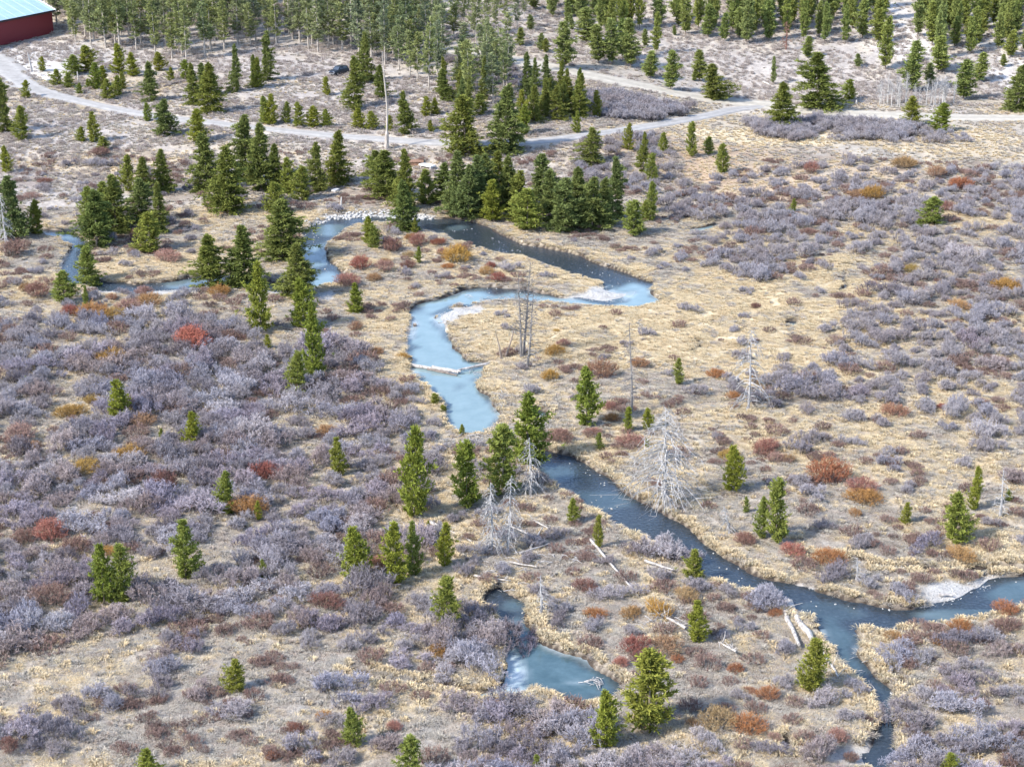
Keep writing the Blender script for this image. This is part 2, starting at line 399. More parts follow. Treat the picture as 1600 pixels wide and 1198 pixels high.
M_ground = ground_mat(); M_water = water_mat()
M_drive = road_mat('gravel_drive', (.36, .34, .315)); M_road = road_mat('dirt_road', (.45, .405, .33))
W = (1, 1, 1)
M_willow = leafy('grey_willow_twigs', [(0, (.055, .045, .042)), (.45, (.14, .123, .122)), (1, (.47, .447, .45))], [(.80, .77, .82), (1.05, 1.0, .98), (.93, .94, 1.03), (1.1, 1.08, 1.1), (.9, .83, .83), (1.02, 1.03, 1.08)], .15)
M_brown = leafy('brown_birch_twigs', [(0, (.085, .065, .056)), (.5, (.165, .12, .105)), (1, (.285, .215, .19))], [(.8, .77, .76), (1.15, 1.05, 1.0), (1.05, .92, .88), (1.25, 1.2, 1.15)], .15)
M_red = leafy('red_willow_twigs', [(0, (.12, .09, .08)), (.42, (.22, .13, .115)), (.92, (.31, .135, .108))], [(.85, .8, .8), (1.05, 1.05, 1.0), (1.0, 1.25, 1.25), (1.1, .9, .8)], .15)
M_orange = leafy('orange_willow_twigs', [(0, (.13, .10, .08)), (.40, (.24, .15, .10)), (.92, (.40, .21, .085))], [(1.0, .9, .8), (1.05, 1.2, 1.1), (.9, .75, .9), (1.1, 1.05, .8)], .15)
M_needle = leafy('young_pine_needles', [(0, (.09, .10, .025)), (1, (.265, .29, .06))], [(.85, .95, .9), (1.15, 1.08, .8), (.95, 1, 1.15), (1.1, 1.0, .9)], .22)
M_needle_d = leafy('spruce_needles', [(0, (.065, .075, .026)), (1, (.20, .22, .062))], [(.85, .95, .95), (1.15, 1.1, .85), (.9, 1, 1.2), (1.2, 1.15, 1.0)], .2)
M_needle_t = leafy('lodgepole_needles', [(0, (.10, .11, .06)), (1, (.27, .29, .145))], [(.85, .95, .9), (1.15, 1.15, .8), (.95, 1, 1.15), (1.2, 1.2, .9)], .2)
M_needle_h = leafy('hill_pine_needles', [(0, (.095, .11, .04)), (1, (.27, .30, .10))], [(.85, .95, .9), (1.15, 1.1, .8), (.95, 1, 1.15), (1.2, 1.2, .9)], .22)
M_bark = plain('grey_brown_bark', (.24, .19, .155), .9, .35, 6, stretch=(1, 1, .25))
M_palebark = plain('pale_pine_bark', (.40, .35, .30), .9, .3, 5, stretch=(1, 1, .2))
M_aspen = plain('aspen_bark', (.48, .45, .41), .8, .15, 6, stretch=(1, 1, .4))
M_dead = plain('weathered_dead_wood', (.34, .325, .315), .9, .3, 5, stretch=(1, 1, .3))
M_snag = plain('dark_grey_snag', (.18, .165, .155), .9, .3, 5, stretch=(1, 1, .3))
M_log = plain('sun_bleached_log', (.40, .365, .33), .9, .35, 3, bump=.3)
M_darklog = plain('wet_dark_log', (.16, .13, .11), .8, .35, 3, bump=.3)
M_stone = plain('river_stone', (.38, .37, .35), .9, .3, 3)
M_straw = leafy('dry_straw_grass', [(0, (.37, .295, .19)), (1, (.77, .66, .46))], [(.9, .88, .86), (1.1, 1.09, 1.05), (1.0, .93, .84), (.95, .98, 1.0)], .3)
M_dryg = leafy('dry_grey_grass', [(0, (.26, .23, .195)), (1, (.54, .50, .44))], [(.85, .85, .85), (1.15, 1.15, 1.1), (1.05, .95, .9), (.95, .98, 1.0)], .3)
M_sage = leafy('dry_sage_twigs', [(0, (.20, .17, .155)), (1, (.50, .455, .42))], [(.8, .78, .78), (1.2, 1.15, 1.1), (1.0, .95, .95), (1.05, 1.0, .95)], .2)

# ------------------------------------------------------------------ ground
def axis(parts):
    out = []
    for a, b, s in parts:
        n = max(1, int(round((b - a) / s))); out += list(np.linspace(a, b, n, endpoint=False))
    out.append(parts[-1][1]); return np.array(out)
gx = axis([(-2500, -600, 190), (-600, -260, 34), (-260, -120, 7), (-120, -70, 1.3), (-70, 80, .5), (80, 125, 1.2), (125, 260, 7), (260, 600, 34), (600, 2500, 190)])
gy = axis([(-1500, 0, 150), (0, 110, 8), (110, 132, 1.5), (132, 225, .5), (225, 325, .62), (325, 470, 1.6), (470, 640, 4), (640, 900, 20), (900, 3200, 150)])
GX, GY = np.meshgrid(gx, gy)
SD = water_sd(GX, GY)
GZ = terrain(GX, GY, SD)
ny, nx = GX.shape
def grid_at(A, x, y):
    i = int(np.clip(np.searchsorted(gx, x) - 1, 0, nx - 2)); j = int(np.clip(np.searchsorted(gy, y) - 1, 0, ny - 2))
    fx = (x - gx[i]) / (gx[i + 1] - gx[i]); fy = (y - gy[j]) / (gy[j + 1] - gy[j])
    return float((A[j, i] * (1 - fx) + A[j, i + 1] * fx) * (1 - fy) + (A[j + 1, i] * (1 - fx) + A[j + 1, i + 1] * fx) * fy)
def tz(x, y): return grid_at(GZ, x, y)
RD = road_d(GX, GY); GM = gravel_m(GX, GY)
I = np.arange(ny * nx).reshape(ny, nx)
F = np.stack([I[:-1, :-1], I[:-1, 1:], I[1:, 1:], I[1:, :-1]], -1).reshape(-1, 4)
gc = ground_colour(GX, GY)
mud_shade = (SD < .32)[..., None]  # waterline mud, darkened to paint the shade under the bank lips
gc = np.where(mud_shade, np.array((.075, .06, .05)) + gravel_m(GX, GY)[..., None] * .36, gc)
g = mesh_obj('ground', np.stack([GX, GY, GZ], -1).reshape(-1, 3), F, M_ground, col=gc.reshape(-1, 3), smooth=True)
g['kind'] = 'structure'; g['label'] = 'dry straw and grey brown valley floor rising to the far hillside'

# water sheet, only where a channel or pond runs
cell = (SD[:-1, :-1] < 1.6) | (SD[1:, 1:] < 1.6) | (SD[1:, :-1] < 1.6) | (SD[:-1, 1:] < 1.6)
Fw = F.reshape(ny - 1, nx - 1, 4)[cell]
used, inv = np.unique(Fw.ravel(), return_inverse=True)
WX = GX.ravel()[used]; WY = GY.ravel()[used]
ICE_SKY = ell([(700,530,90,120,1),(730,640,90,70,1),(990,462,60,26,1),(880,474,90,14,1),(800,462,70,10,.8),(740,462,40,12,.55),(850,1030,140,100,.95),(508,440,26,22,.95),(495,395,26,22,.7),(520,355,30,10,.5),  # water spots given the painted sky reflection, with the pond's real ice
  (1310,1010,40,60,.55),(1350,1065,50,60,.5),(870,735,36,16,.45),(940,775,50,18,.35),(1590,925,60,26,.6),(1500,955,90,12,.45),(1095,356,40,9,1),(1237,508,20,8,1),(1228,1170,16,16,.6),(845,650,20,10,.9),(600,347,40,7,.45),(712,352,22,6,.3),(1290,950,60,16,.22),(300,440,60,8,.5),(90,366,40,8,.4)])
FROST = ell([(798,1040,30,46,1),(795,1075,40,18,.8),(870,1092,40,9,.4),(640,580,14,22,.6),(905,1060,30,5,.25)])
def blob(lst, x, y, lo=.6, hi=1.1):
    v = np.zeros(x.shape)
    wob = (vnoise(x, y, 2.2, 31) - .5) * .5
    for cx, cy, rx, ry, s in lst:
        v = np.maximum(v, s * (1 - sstep(np.hypot((x - cx) / rx, (y - cy) / ry) + wob, lo, hi)))
    return v
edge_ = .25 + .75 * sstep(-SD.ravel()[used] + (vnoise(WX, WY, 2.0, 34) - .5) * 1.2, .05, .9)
wc = np.stack([blob(ICE_SKY, WX, WY) * edge_, np.maximum(blob(FROST, WX, WY, .1, 1.15), .6 * sstep(SD.ravel()[used], -.9, .2) * sstep(vnoise(WX, WY, 5, 33), .45, .7) * (blob(ICE_SKY, WX, WY) > .5)), blob(ell([(860,1030,150,110,1),(1310,1010,60,90,.9),(1350,1065,60,80,.9),(1560,935,120,40,.8),(900,755,90,50,.9)]), WX, WY)], -1)
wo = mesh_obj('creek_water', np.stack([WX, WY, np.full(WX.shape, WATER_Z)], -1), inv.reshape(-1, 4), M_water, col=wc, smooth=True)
wo['kind'] = 'structure'; wo['label'] = 'winding creek with ice and painted blue sky reflection on its pools and dark open riffles'

def road_strip(name, P, w, mat, label):
    P = dense(P, 2); n = len(P)
    T = np.gradient(P, axis=0); T /= np.linalg.norm(T, axis=1)[:, None]; Nn = np.stack([-T[:, 1], T[:, 0]], 1)
    us = np.linspace(-1, 1, 9); V = []; C = []
    for i in range(n):
        ww = w * (1 + .12 * (vnoise(P[i, 0], P[i, 1], 7, 40) - .5))
        if name == 'gravel_drive': ww *= 1 + 1.1 * sstep(-P[i, 0], 82, 100)
        for u in us:
            x, y = P[i] + Nn[i] * u * ww / 2
            V.append((x, y, tz(x, y) + .14 - .12 * abs(u) ** 4)); tr = math.exp(-((abs(u) - .5) / .2) ** 2)
            C.append((.86 + .18 * tr) * (1 - .1 * abs(u) ** 6))
    k = len(us)
    J = np.arange(n * k).reshape(n, k)
    Fq = np.stack([J[:-1, :-1], J[:-1, 1:], J[1:, 1:], J[1:, :-1]], -1).reshape(-1, 4)
    o = mesh_obj(name, V, Fq, mat, col=np.array(C), smooth=True); o['kind'] = 'structure'; o['label'] = label
road_strip('gravel_drive', drive[::4], 3.5, M_drive, 'narrow grey gravel drive curving along the terrace')
road_strip('dirt_road', road[::4], 7.6, M_road, 'wide tan dirt road below the forested hillside')

# ------------------------------------------------------------------ plant prototypes (mesh data shared by all copies)
def needles(tip, d, L, k, wdt, r, core=.15):
    """a tuft of k narrow blades fanned about direction d; returns verts (3k) and colour (stem..tip)"""
    d = d / (np.linalg.norm(d) + 1e-9)
    dirs = d[None] * .75 + r.normal(0, .62, (k, 3)); dirs /= np.linalg.norm(dirs, axis=1)[:, None]
    side = np.cross(dirs, r.normal(0, 1, (k, 3))); side /= np.linalg.norm(side, axis=1)[:, None]
    ln = L * r.uniform(.6, 1.15, (k, 1)); base = tip - d * L * .25 + r.normal(0, L * .12, (k, 3))
    a = base - side * wdt / 2; b = base + side * wdt / 2; c = base + dirs * ln
    mid = base + dirs * ln * .5
    V = np.stack([a, b, mid + side * wdt * .55 + dirs * ln * .2, c, mid - side * wdt * .55 + dirs * ln * .2], 1)
    return V.reshape(-1, 3)
def pine_proto(kind, seed):
    r = np.random.default_rng(seed)
    if kind == 'young': H, R, z0, wh, tuf, L, k, wd, mat = 4.5, 1.25, .12, .22, 10, .27, 8, .045, M_needle
    elif kind == 'spruce': H, R, z0, wh, tuf, L, k, wd, mat = 9.0, 2.2, .35, .30, 13, .42, 8, .07, M_needle_d
    elif kind == 'hill': H, R, z0, wh, tuf, L, k, wd, mat = 9.0, 1.55, 1.0, .36, 7, .5, 7, .09, M_needle_h
    else: H, R, z0, wh, tuf, L, k, wd, mat = 15.0, 1.6, 3.4, .46, 6, .58, 7, .095, M_needle_t
    lean = r.normal(0, .018, 2)
    tv, tf = tube([(lean[0] * z * z / H, lean[1] * z * z / H, z - .25) for z in np.linspace(0, H, 6)], [max(.015, (H * .0125) * (1 - .93 * i / 5)) for i in range(6)], 6)
    trunk = (tv, tf)
    V = []; c = []
    z = z0; bl = []; sect = [(r.uniform(0, 6.28), r.uniform(.12, .38)) for _ in range(3)]; ph = r.uniform(0, 6.28); kw = r.uniform(2.0, 4.5)
    while z < H * .985:
        u = (z - z0) / (H - z0)
        if kind == 'tall': prof = (math.sin(math.pi * min(1, u * .62 + .32)) ** .8) * r.uniform(.5, 1.15)
        elif kind == 'hill': prof = ((1 - u) ** .62 * min(1, .45 + u * 2.2)) * r.uniform(.7, 1.12)
        elif kind == 'young': prof = ((1 - u) ** .72 * min(1, .68 + u * 1.9)) * r.uniform(.78, 1.12)
        else: prof = ((1 - u) ** .8 * min(1, .72 + u * 1.5)) * r.uniform(.72, 1.12)
        nb = 5 if kind != 'tall' else 4
        a0 = r.uniform(0, 6.28)
        for b in range(nb):
            if r.random() < (.34 if kind == 'tall' else .12): continue
            an = a0 + 6.283 * b / nb + r.normal(0, .3); BL = R * prof * r.uniform(.6, 1.15) * (1 + sum(q * math.cos(an - a + .6 * z) for a, q in sect)) * (1 + .16 * math.sin(kw * z + ph)) + .06
            up = {'young': .35, 'spruce': .02, 'hill': .16, 'tall': .05}[kind] + .5 * u + r.normal(0, .1)
            dr = np.array([math.cos(an), math.sin(an), up]); org = np.array([lean[0] * z * z / H, lean[1] * z * z / H, z + r.normal(0, wh * .3)])
            bl.append((org, org + dr * BL))
            nt_ = max(2, int(round(tuf * (.3 + .8 * BL / R))))
            for q in range(nt_):
                s = .28 + .72 * (q + r.random()) / nt_
                p = org + dr * BL * s + np.array([0, 0, (.18 if kind != 'spruce' else -.12) * BL * s * s])
                p = p + np.array([-math.sin(an), math.cos(an), 0]) * r.normal(0, .2 * BL * s + .03)
                vv = needles(p, dr + np.array([0, 0, .45]), L * (.8 + .35 * r.random()), k, wd, r)
                V.append(vv); n = len(vv) // 5
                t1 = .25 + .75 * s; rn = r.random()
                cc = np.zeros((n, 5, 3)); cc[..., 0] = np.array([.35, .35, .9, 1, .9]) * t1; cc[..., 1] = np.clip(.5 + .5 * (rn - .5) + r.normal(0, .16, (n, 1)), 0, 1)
                c.append(cc.reshape(-1, 3))
        z += wh * r.uniform(.8, 1.2)
    for q in range(4):
        vv = needles(np.array([lean[0] * H, lean[1] * H, H - .06 - q * L * .3]), np.array([0, 0, 1.]), L * .8, k, wd, r); V.append(vv); cc = np.zeros((len(vv), 3)); cc[:, 0] = .9; cc[:, 1] = .6; c.append(cc)
    V = np.concatenate(V); c = np.concatenate(c); n = len(V) // 5
    bi = np.arange(n)[:, None] * 5
    Fq = np.concatenate([bi + np.array([[0, 1, 2]]), bi + np.array([[0, 2, 4]]), bi + np.array([[2, 3, 4]])])
    # limbs
    if kind in ('tall', 'hill'):
        pr = [trunk] + [tube([a, b_], [.035, .012], 3, False) for a, b_ in bl[::2]]
        if kind == 'tall':
            for q in range(9):
                zz = r.uniform(1.5, 5.5); an = r.uniform(0, 6.28); pr.append(tube([(0, 0, zz), (math.cos(an) * .8, math.sin(an) * .8, zz - .15)], [.03, .008], 3, False))
        trunk = join(pr)
    tm = M_palebark if kind == 'tall' else M_bark
    to = mesh_obj('trunk', trunk[0], trunk[1], tm, link=False)
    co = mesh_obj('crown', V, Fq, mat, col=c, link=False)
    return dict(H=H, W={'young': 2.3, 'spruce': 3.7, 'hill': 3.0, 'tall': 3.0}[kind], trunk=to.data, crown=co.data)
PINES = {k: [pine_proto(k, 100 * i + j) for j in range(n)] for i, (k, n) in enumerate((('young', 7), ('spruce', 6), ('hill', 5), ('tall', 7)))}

def shrub_proto(name, mat, seed, R, H, stems, twigs, sub, w, upright=.5, spread=.25):
    """leafless shrub: curved stems from one root crown, each with side twigs and finer twigs"""
    r = np.random.default_rng(seed); V = []; F3 = []; c = []
    def blade(p, q, w0, c0, c1, sh):
        d = q - p; s = np.cross(d, r.normal(0, 1, 3)); s = s / (np.linalg.norm(s) + 1e-9) * w0 / 2
        m = (p + q) / 2 + r.normal(0, .05 * np.linalg.norm(d), 3); n = len(V)
        V.extend([p - s, p + s, m + s * .9, q, m - s * .9]); F3.extend([(n, n + 1, n + 2), (n, n + 2, n + 4), (n + 2, n + 3, n + 4)])
        cm = (c0 + c1) / 2; c.extend([(c0, sh, 0), (c0, sh, 0), (cm, sh, 0), (c1, sh, 0), (cm, sh, 0)])
    lob = [(r.uniform(0, 6.28), r.uniform(.7, 1.0)) for _ in range(5)]
    subs = [(r.normal(0, .42 * R), r.normal(0, .42 * R), r.uniform(.45, .8), r.uniform(.65, 1.1)) for _ in range(4)] if name == 'willow_shrub' else [(0, 0, 1, 1)]
    for i in range(stems):
        ox, oy, kr, kh = subs[i % len(subs)]
        an = r.uniform(0, 6.283); rr = math.sqrt(r.random())
        lf = .78 + .22 * max(math.cos(an - a) * q for a, q in lob)
        tipr = R * rr * lf * kr; hz = H * kh * math.sqrt(max(0.02, 1 - (rr * .88) ** 2)) * r.uniform(.8, 1.08) * lf
        root = np.array([math.cos(an), math.sin(an), 0]) * spread * R * rr + np.array([ox, oy, 0])
        tip = np.array([ox + math.cos(an) * tipr, oy + math.sin(an) * tipr, hz])
        mid = root * .45 + tip * .55 + np.array([0, 0, -.02 * H]) ; mid[:2] = np.array([ox, oy]) + (mid[:2] - np.array([ox, oy])) * (.82 + .3 * (1 - upright))
        sh = float(np.clip(.5 + r.normal(0, .2), 0, 1)); pts = [root - np.array([0, 0, .15]), root * .7 + mid * .3, mid, tip]
        for a in range(3): blade(pts[a], pts[a + 1], w * (1.7 - .4 * a), [0, .12, .4][a], [.12, .4, .8][a], sh)
        for t in range(twigs):
            s = .35 + .65 * (t + r.random()) / twigs
            p = mid * (1 - (s - .35) / .65) + tip * ((s - .35) / .65); L = R * .30 * (1.15 - .5 * s) * r.uniform(.6, 1.3)
            d = (tip - mid) / np.linalg.norm(tip - mid) * .6 + r.normal(0, .5, 3) + np.array([0, 0, .42]); d /= np.linalg.norm(d)
            q = p + d * L; s2 = float(np.clip(sh + r.normal(0, .18), 0, 1)); blade(p, q, w, .3 + .2 * s, .95, s2)
            for u in range(sub):
                pp = p + (q - p) * r.uniform(.25, .95); dd = d * .7 + r.normal(0, .55, 3); dd /= np.linalg.norm(dd)
                blade(pp, pp + dd * L * r.uniform(.35, .7), w * .85, .6, 1.0, s2)
    V = np.array(V); V[:, 2] = np.maximum(V[:, 2], -.15)
    return mesh_obj(name, V, np.array(F3), mat, col=np.array(c), link=False)
WILLOW = [shrub_proto('willow_shrub', M_willow, 300 + i, 1.5, [1.5, 1.7, 1.35, 1.9, 1.6, 1.45, 2.1, 1.7][i], 84, 9, 3, .027, .5, .3).data for i in range(8)]
REDW = [shrub_proto('red_willow', M_red, 340 + i, 1.5, [1.5, 1.7, 1.3, 1.6][i], 150, 5, 2, .026, .8, .45).data for i in range(4)]
ORANGEW = [shrub_proto('orange_willow', M_orange, 360 + i, 1.5, [1.5, 1.7, 1.3, 1.6][i], 150, 5, 2, .026, .85, .5).data for i in range(4)]
BROWNS = [shrub_proto('brown_shrub', M_brown, 380 + i, 1.2, [.8, .65, .9, .7, 1.0][i], 50, 6, 2, .032, .5, .6) for i in range(5)]
SAGES = [shrub_proto('sage_clump', M_sage, 400 + i, .55, [.4, .5, .35, .45][i], 22, 5, 1, .035, .5, .5) for i in range(4)]
def tussock(name, mat, seed, R, H, n, w):
    r = np.random.default_rng(seed); an = r.uniform(0, 6.283, n); rr = np.sqrt(r.random(n))
    p = np.stack([np.cos(an) * rr * R * .5, np.sin(an) * rr * R * .5, np.full(n, -.08)], 1)
    out = np.stack([np.cos(an) * R * (.25 + .75 * rr), np.sin(an) * R * (.25 + .75 * rr), 0 * an], 1) + r.normal(0, R * .15, (n, 3)) * [1, 1, 0]
    m = p * .45 + out * .55; m[:, 2] = H * r.uniform(.6, 1.0, n) * (1.05 - .35 * rr)
    q = out * 1.15; q[:, 2] = m[:, 2] * r.uniform(.45, 1.15, n)
    s = np.stack([-np.sin(an + r.normal(0, .8, n)), np.cos(an), 0 * an], 1) * w / 2
    V = np.stack([p - s, p + s, m + s * .9, q, m - s * .9], 1).reshape(-1, 3); bi = np.arange(n)[:, None] * 5
    c = np.zeros((n, 5, 3)); c[..., 0] = [0, 0, .7, 1, .7]; c[..., 1] = np.clip(.5 + r.normal(0, .22, (n, 1)), 0, 1)
    return mesh_obj(name, V, np.concatenate([bi + [[0, 1, 2]], bi + [[0, 2, 4]], bi + [[2, 3, 4]]]), mat, col=c.reshape(-1, 3), link=False)
MATT = [tussock('matted_grass', M_dryg, 440 + i, .75, .15, 60, .032) for i in range(3)] + [tussock('matted_straw', M_straw, 445 + i, .75, .17, 60, .032) for i in range(2)]
STRAWT = [tussock('straw_tussock', M_straw, 420 + i, .55, .42, 44, .06) for i in range(3)]
DRYT = [tussock('dry_tussock', M_dryg, 430 + i, .5, .3, 38, .055) for i in range(3)]
def stone(name, seed, mat):
    r = np.random.default_rng(seed); t = (1 + 5 ** .5) / 2
    V = np.array([(-1, t, 0), (1, t, 0), (-1, -t, 0), (1, -t, 0), (0, -1, t), (0, 1, t), (0, -1, -t), (0, 1, -t), (t, 0, -1), (t, 0, 1), (-t, 0, -1), (-t, 0, 1)]) / 1.9
    V = V * r.uniform(.7, 1.2, (12, 1)) * np.array([1, r.uniform(.6, .9), r.uniform(.45, .7)]) * .5
    Fq = np.array([(0, 11, 5), (0, 5, 1), (0, 1, 7), (0, 7, 10), (0, 10, 11), (1, 5, 9), (5, 11, 4), (11, 10, 2), (10, 7, 6), (7, 1, 8), (3, 9, 4), (3, 4, 2), (3, 2, 6), (3, 6, 8), (3, 8, 9), (4, 9, 5), (2, 4, 11), (6, 2, 10), (8, 6, 7), (9, 8, 1)])
    return mesh_obj(name, V, Fq, mat, link=False)
STONES = [stone('stone', 450 + i, M_stone) for i in range(5)]

def scatter(name, protos, x, y, scl, label, cat, idx=None, dz=0.0, z=None):
    """one countless mass: points on the ground carrying copies of a few clump meshes"""
    x = np.asarray(x); y = np.asarray(y); n = len(x)
    if z is None: z = terrain(x, y)
    r = np.random.default_rng(n)
    me = bpy.data.meshes.new(name); me.vertices.add(n)
    me.vertices.foreach_set('co', np.stack([x, y, z + dz], 1).astype(np.float32).ravel())
    for k, v, ty in (('scl', scl, 'FLOAT'), ('rot', r.uniform(0, 6.283, n), 'FLOAT'), ('idx', idx if idx is not None else r.integers(0, len(protos), n), 'INT')):
        a = me.attributes.new(k, ty, 'POINT'); a.data.foreach_set('value', np.asarray(v, np.int32 if ty == 'INT' else np.float32))
    o = bpy.data.objects.new(name, me); COL.objects.link(o)
    c = bpy.data.collections.new(name + '_clumps')
    for i, p in enumerate(protos):
        q = bpy.data.objects.new('clump_%02d' % i, p.data if hasattr(p, 'data') else p); c.objects.link(q)
    ng = bpy.data.node_groups.new(name, 'GeometryNodeTree')
    ng.interface.new_socket('Geometry', in_out='INPUT', socket_type='NodeSocketGeometry'); ng.interface.new_socket('Geometry', in_out='OUTPUT', socket_type='NodeSocketGeometry')
    gi = ng.nodes.new('NodeGroupInput'); go = ng.nodes.new('NodeGroupOutput'); ip = ng.nodes.new('GeometryNodeInstanceOnPoints')
    ci = ng.nodes.new('GeometryNodeCollectionInfo'); ci.inputs['Collection'].default_value = c; ci.inputs['Separate Children'].default_value = True; ci.inputs['Reset Children'].default_value = True
    def na(nm, ty):
        q = ng.nodes.new('GeometryNodeInputNamedAttribute'); q.data_type = ty; q.inputs['Name'].default_value = nm; return q.outputs[0]
    cx = ng.nodes.new('ShaderNodeCombineXYZ'); ng.links.new(na('rot', 'FLOAT'), cx.inputs[2])
    L = ng.links.new
    L(gi.outputs[0], ip.inputs['Points']); L(ci.outputs[0], ip.inputs['Instance']); ip.inputs['Pick Instance'].default_value = True
    L(na('idx', 'INT'), ip.inputs['Instance Index']); L(cx.outputs[0], ip.inputs['Rotation']); L(na('scl', 'FLOAT'), ip.inputs['Scale']); L(ip.outputs[0], go.inputs[0])
    md = o.modifiers.new('clumps', 'NODES'); md.node_group = ng
    o['kind'] = 'stuff'; o['label'] = label; o['category'] = cat
    return o

# ------------------------------------------------------------------ barn
def make_barn():
    ax, ay = ground(84, 51); bx, by = ground(0, 73)
    d = np.array([bx - ax, by - ay]); d /= np.linalg.norm(d); nrm = np.array([d[1], -d[0]])
    if nrm[1] < 0: nrm = -nrm                                   # away from the viewer
    Lb, Wd, Hw = 34.0, 17.0, 5.6
    z0 = tz(ax, ay) - .3
    b = empty('barn', (ax, ay, z0), math.atan2(d[1], d[0]))
    s = 1 if (np.dot(nrm, [-d[1], d[0]]) > 0) else -1          # local +Y or -Y points away
    m_red, t, out = nt('red_metal_siding')
    bs = N(t, 'ShaderNodeBsdfPrincipled'); bs.inputs['Roughness'].default_value = .5
    tc = N(t, 'ShaderNodeTexCoord'); wv = N(t, 'ShaderNodeTexWave', bands_direction='X'); wv.inputs['Scale'].default_value = 1.1
    t.links.new(tc.outputs['Object'], wv.inputs['Vector'])
    r = ramp(t, [(.0, (.145, .016, .024)), (.6, (.20, .022, .032))], wv.outputs[0]); t.links.new(r.outputs[0], bs.inputs['Base Color'])
    bp = N(t, 'ShaderNodeBump'); bp.inputs['Strength'].default_value = .4; t.links.new(wv.outputs[0], bp.inputs['Height']); t.links.new(bp.outputs[0], bs.inputs['Normal']); t.links.new(bs.outputs[0], out.inputs[0])
    m_roof = plain('pale_blue_metal_roof', (.36, .50, .57), .35, .06, .6, metallic=.0)
    m_trim = plain('dark_eave_trim', (.035, .025, .03), .6, .2)
    m_white = plain('white_roof_trim', (.75, .75, .75), .5, .1)
    ridge = Hw + 3.4
    v, f = join([box((Lb / 2, s * .1, Hw / 2), (Lb, .2, Hw)), box((Lb / 2, s * (Wd - .1), Hw / 2), (Lb, .2, Hw))])
    for x0 in (.1, Lb - .1):
        n = len(v)
        for xx in (x0 - .1, x0 + .1):
            v += [(xx, s * .2, 0), (xx, s * (Wd - .2), 0), (xx, s * (Wd - .2), Hw), (xx, s * Wd / 2, ridge - .05), (xx, s * .2, Hw)]
        f += [tuple(n + i for i in (0, 1, 2, 3, 4)), tuple(n + i for i in (9, 8, 7, 6, 5))] + [(n + i, n + 5 + i, n + 5 + (i + 1) % 5, n + (i + 1) % 5) for i in range(5)]
    mesh_obj('wall', v, f, m_red, b)
    ov = .55
    def slab(y0, y1, za, zb, th, x0, x1):
        return [(x0, y0, za), (x1, y0, za), (x1, y1, zb), (x0, y1, zb), (x0, y0, za - th), (x1, y0, za - th), (x1, y1, zb - th), (x0, y1, zb - th)], [(0, 1, 2, 3), (7, 6, 5, 4), (0, 4, 5, 1), (1, 5, 6, 2), (2, 6, 7, 3), (3, 7, 4, 0)]
    sl = (ridge - Hw) / (Wd / 2)
    rv, rf = join([slab(-s * ov, s * Wd / 2, Hw - sl * ov + .2, ridge + .2, .12, -ov, Lb + ov), slab(s * (Wd + ov), s * Wd / 2, Hw - sl * ov + .2, ridge + .2, .12, -ov, Lb + ov)])
    roof = mesh_obj('roof', rv, rf, m_roof, b)
    for i in range(12):                                        # raised seams
        xx = .4 + i * 2.9
        sv, sf = slab(-s * (ov - .02), s * Wd / 2, Hw - sl * ov + .27, ridge + .27, .1, xx, xx + .07)
        mesh_obj('roof_seam', sv, sf, m_roof, roof)
    tv, tf = box((Lb / 2, -s * (ov + .03), Hw - sl * ov - .0), (Lb + 1.2, .12, .42)); mesh_obj('eave_trim', tv, tf, m_trim, b)
    tv, tf = slab(-s * (ov + .1), s * Wd / 2, Hw - sl * ov + .3, ridge + .3, .4, -ov - .16, -ov + .12); mesh_obj('rake_trim', tv, tf, m_white, b)
    tag(b, 'dark red metal barn with pale blue metal roof at the end of the gravel drive', 'barn')
    return ax, ay, d, nrm
BARN = make_barn()
def in_barn(x, y):
    ax, ay, d, n = BARN; u = (x - ax) * d[0] + (y - ay) * d[1]; v = (x - ax) * n[0] + (y - ay) * n[1]
    return -2.5 < u < 37 and -1.5 < v < 20

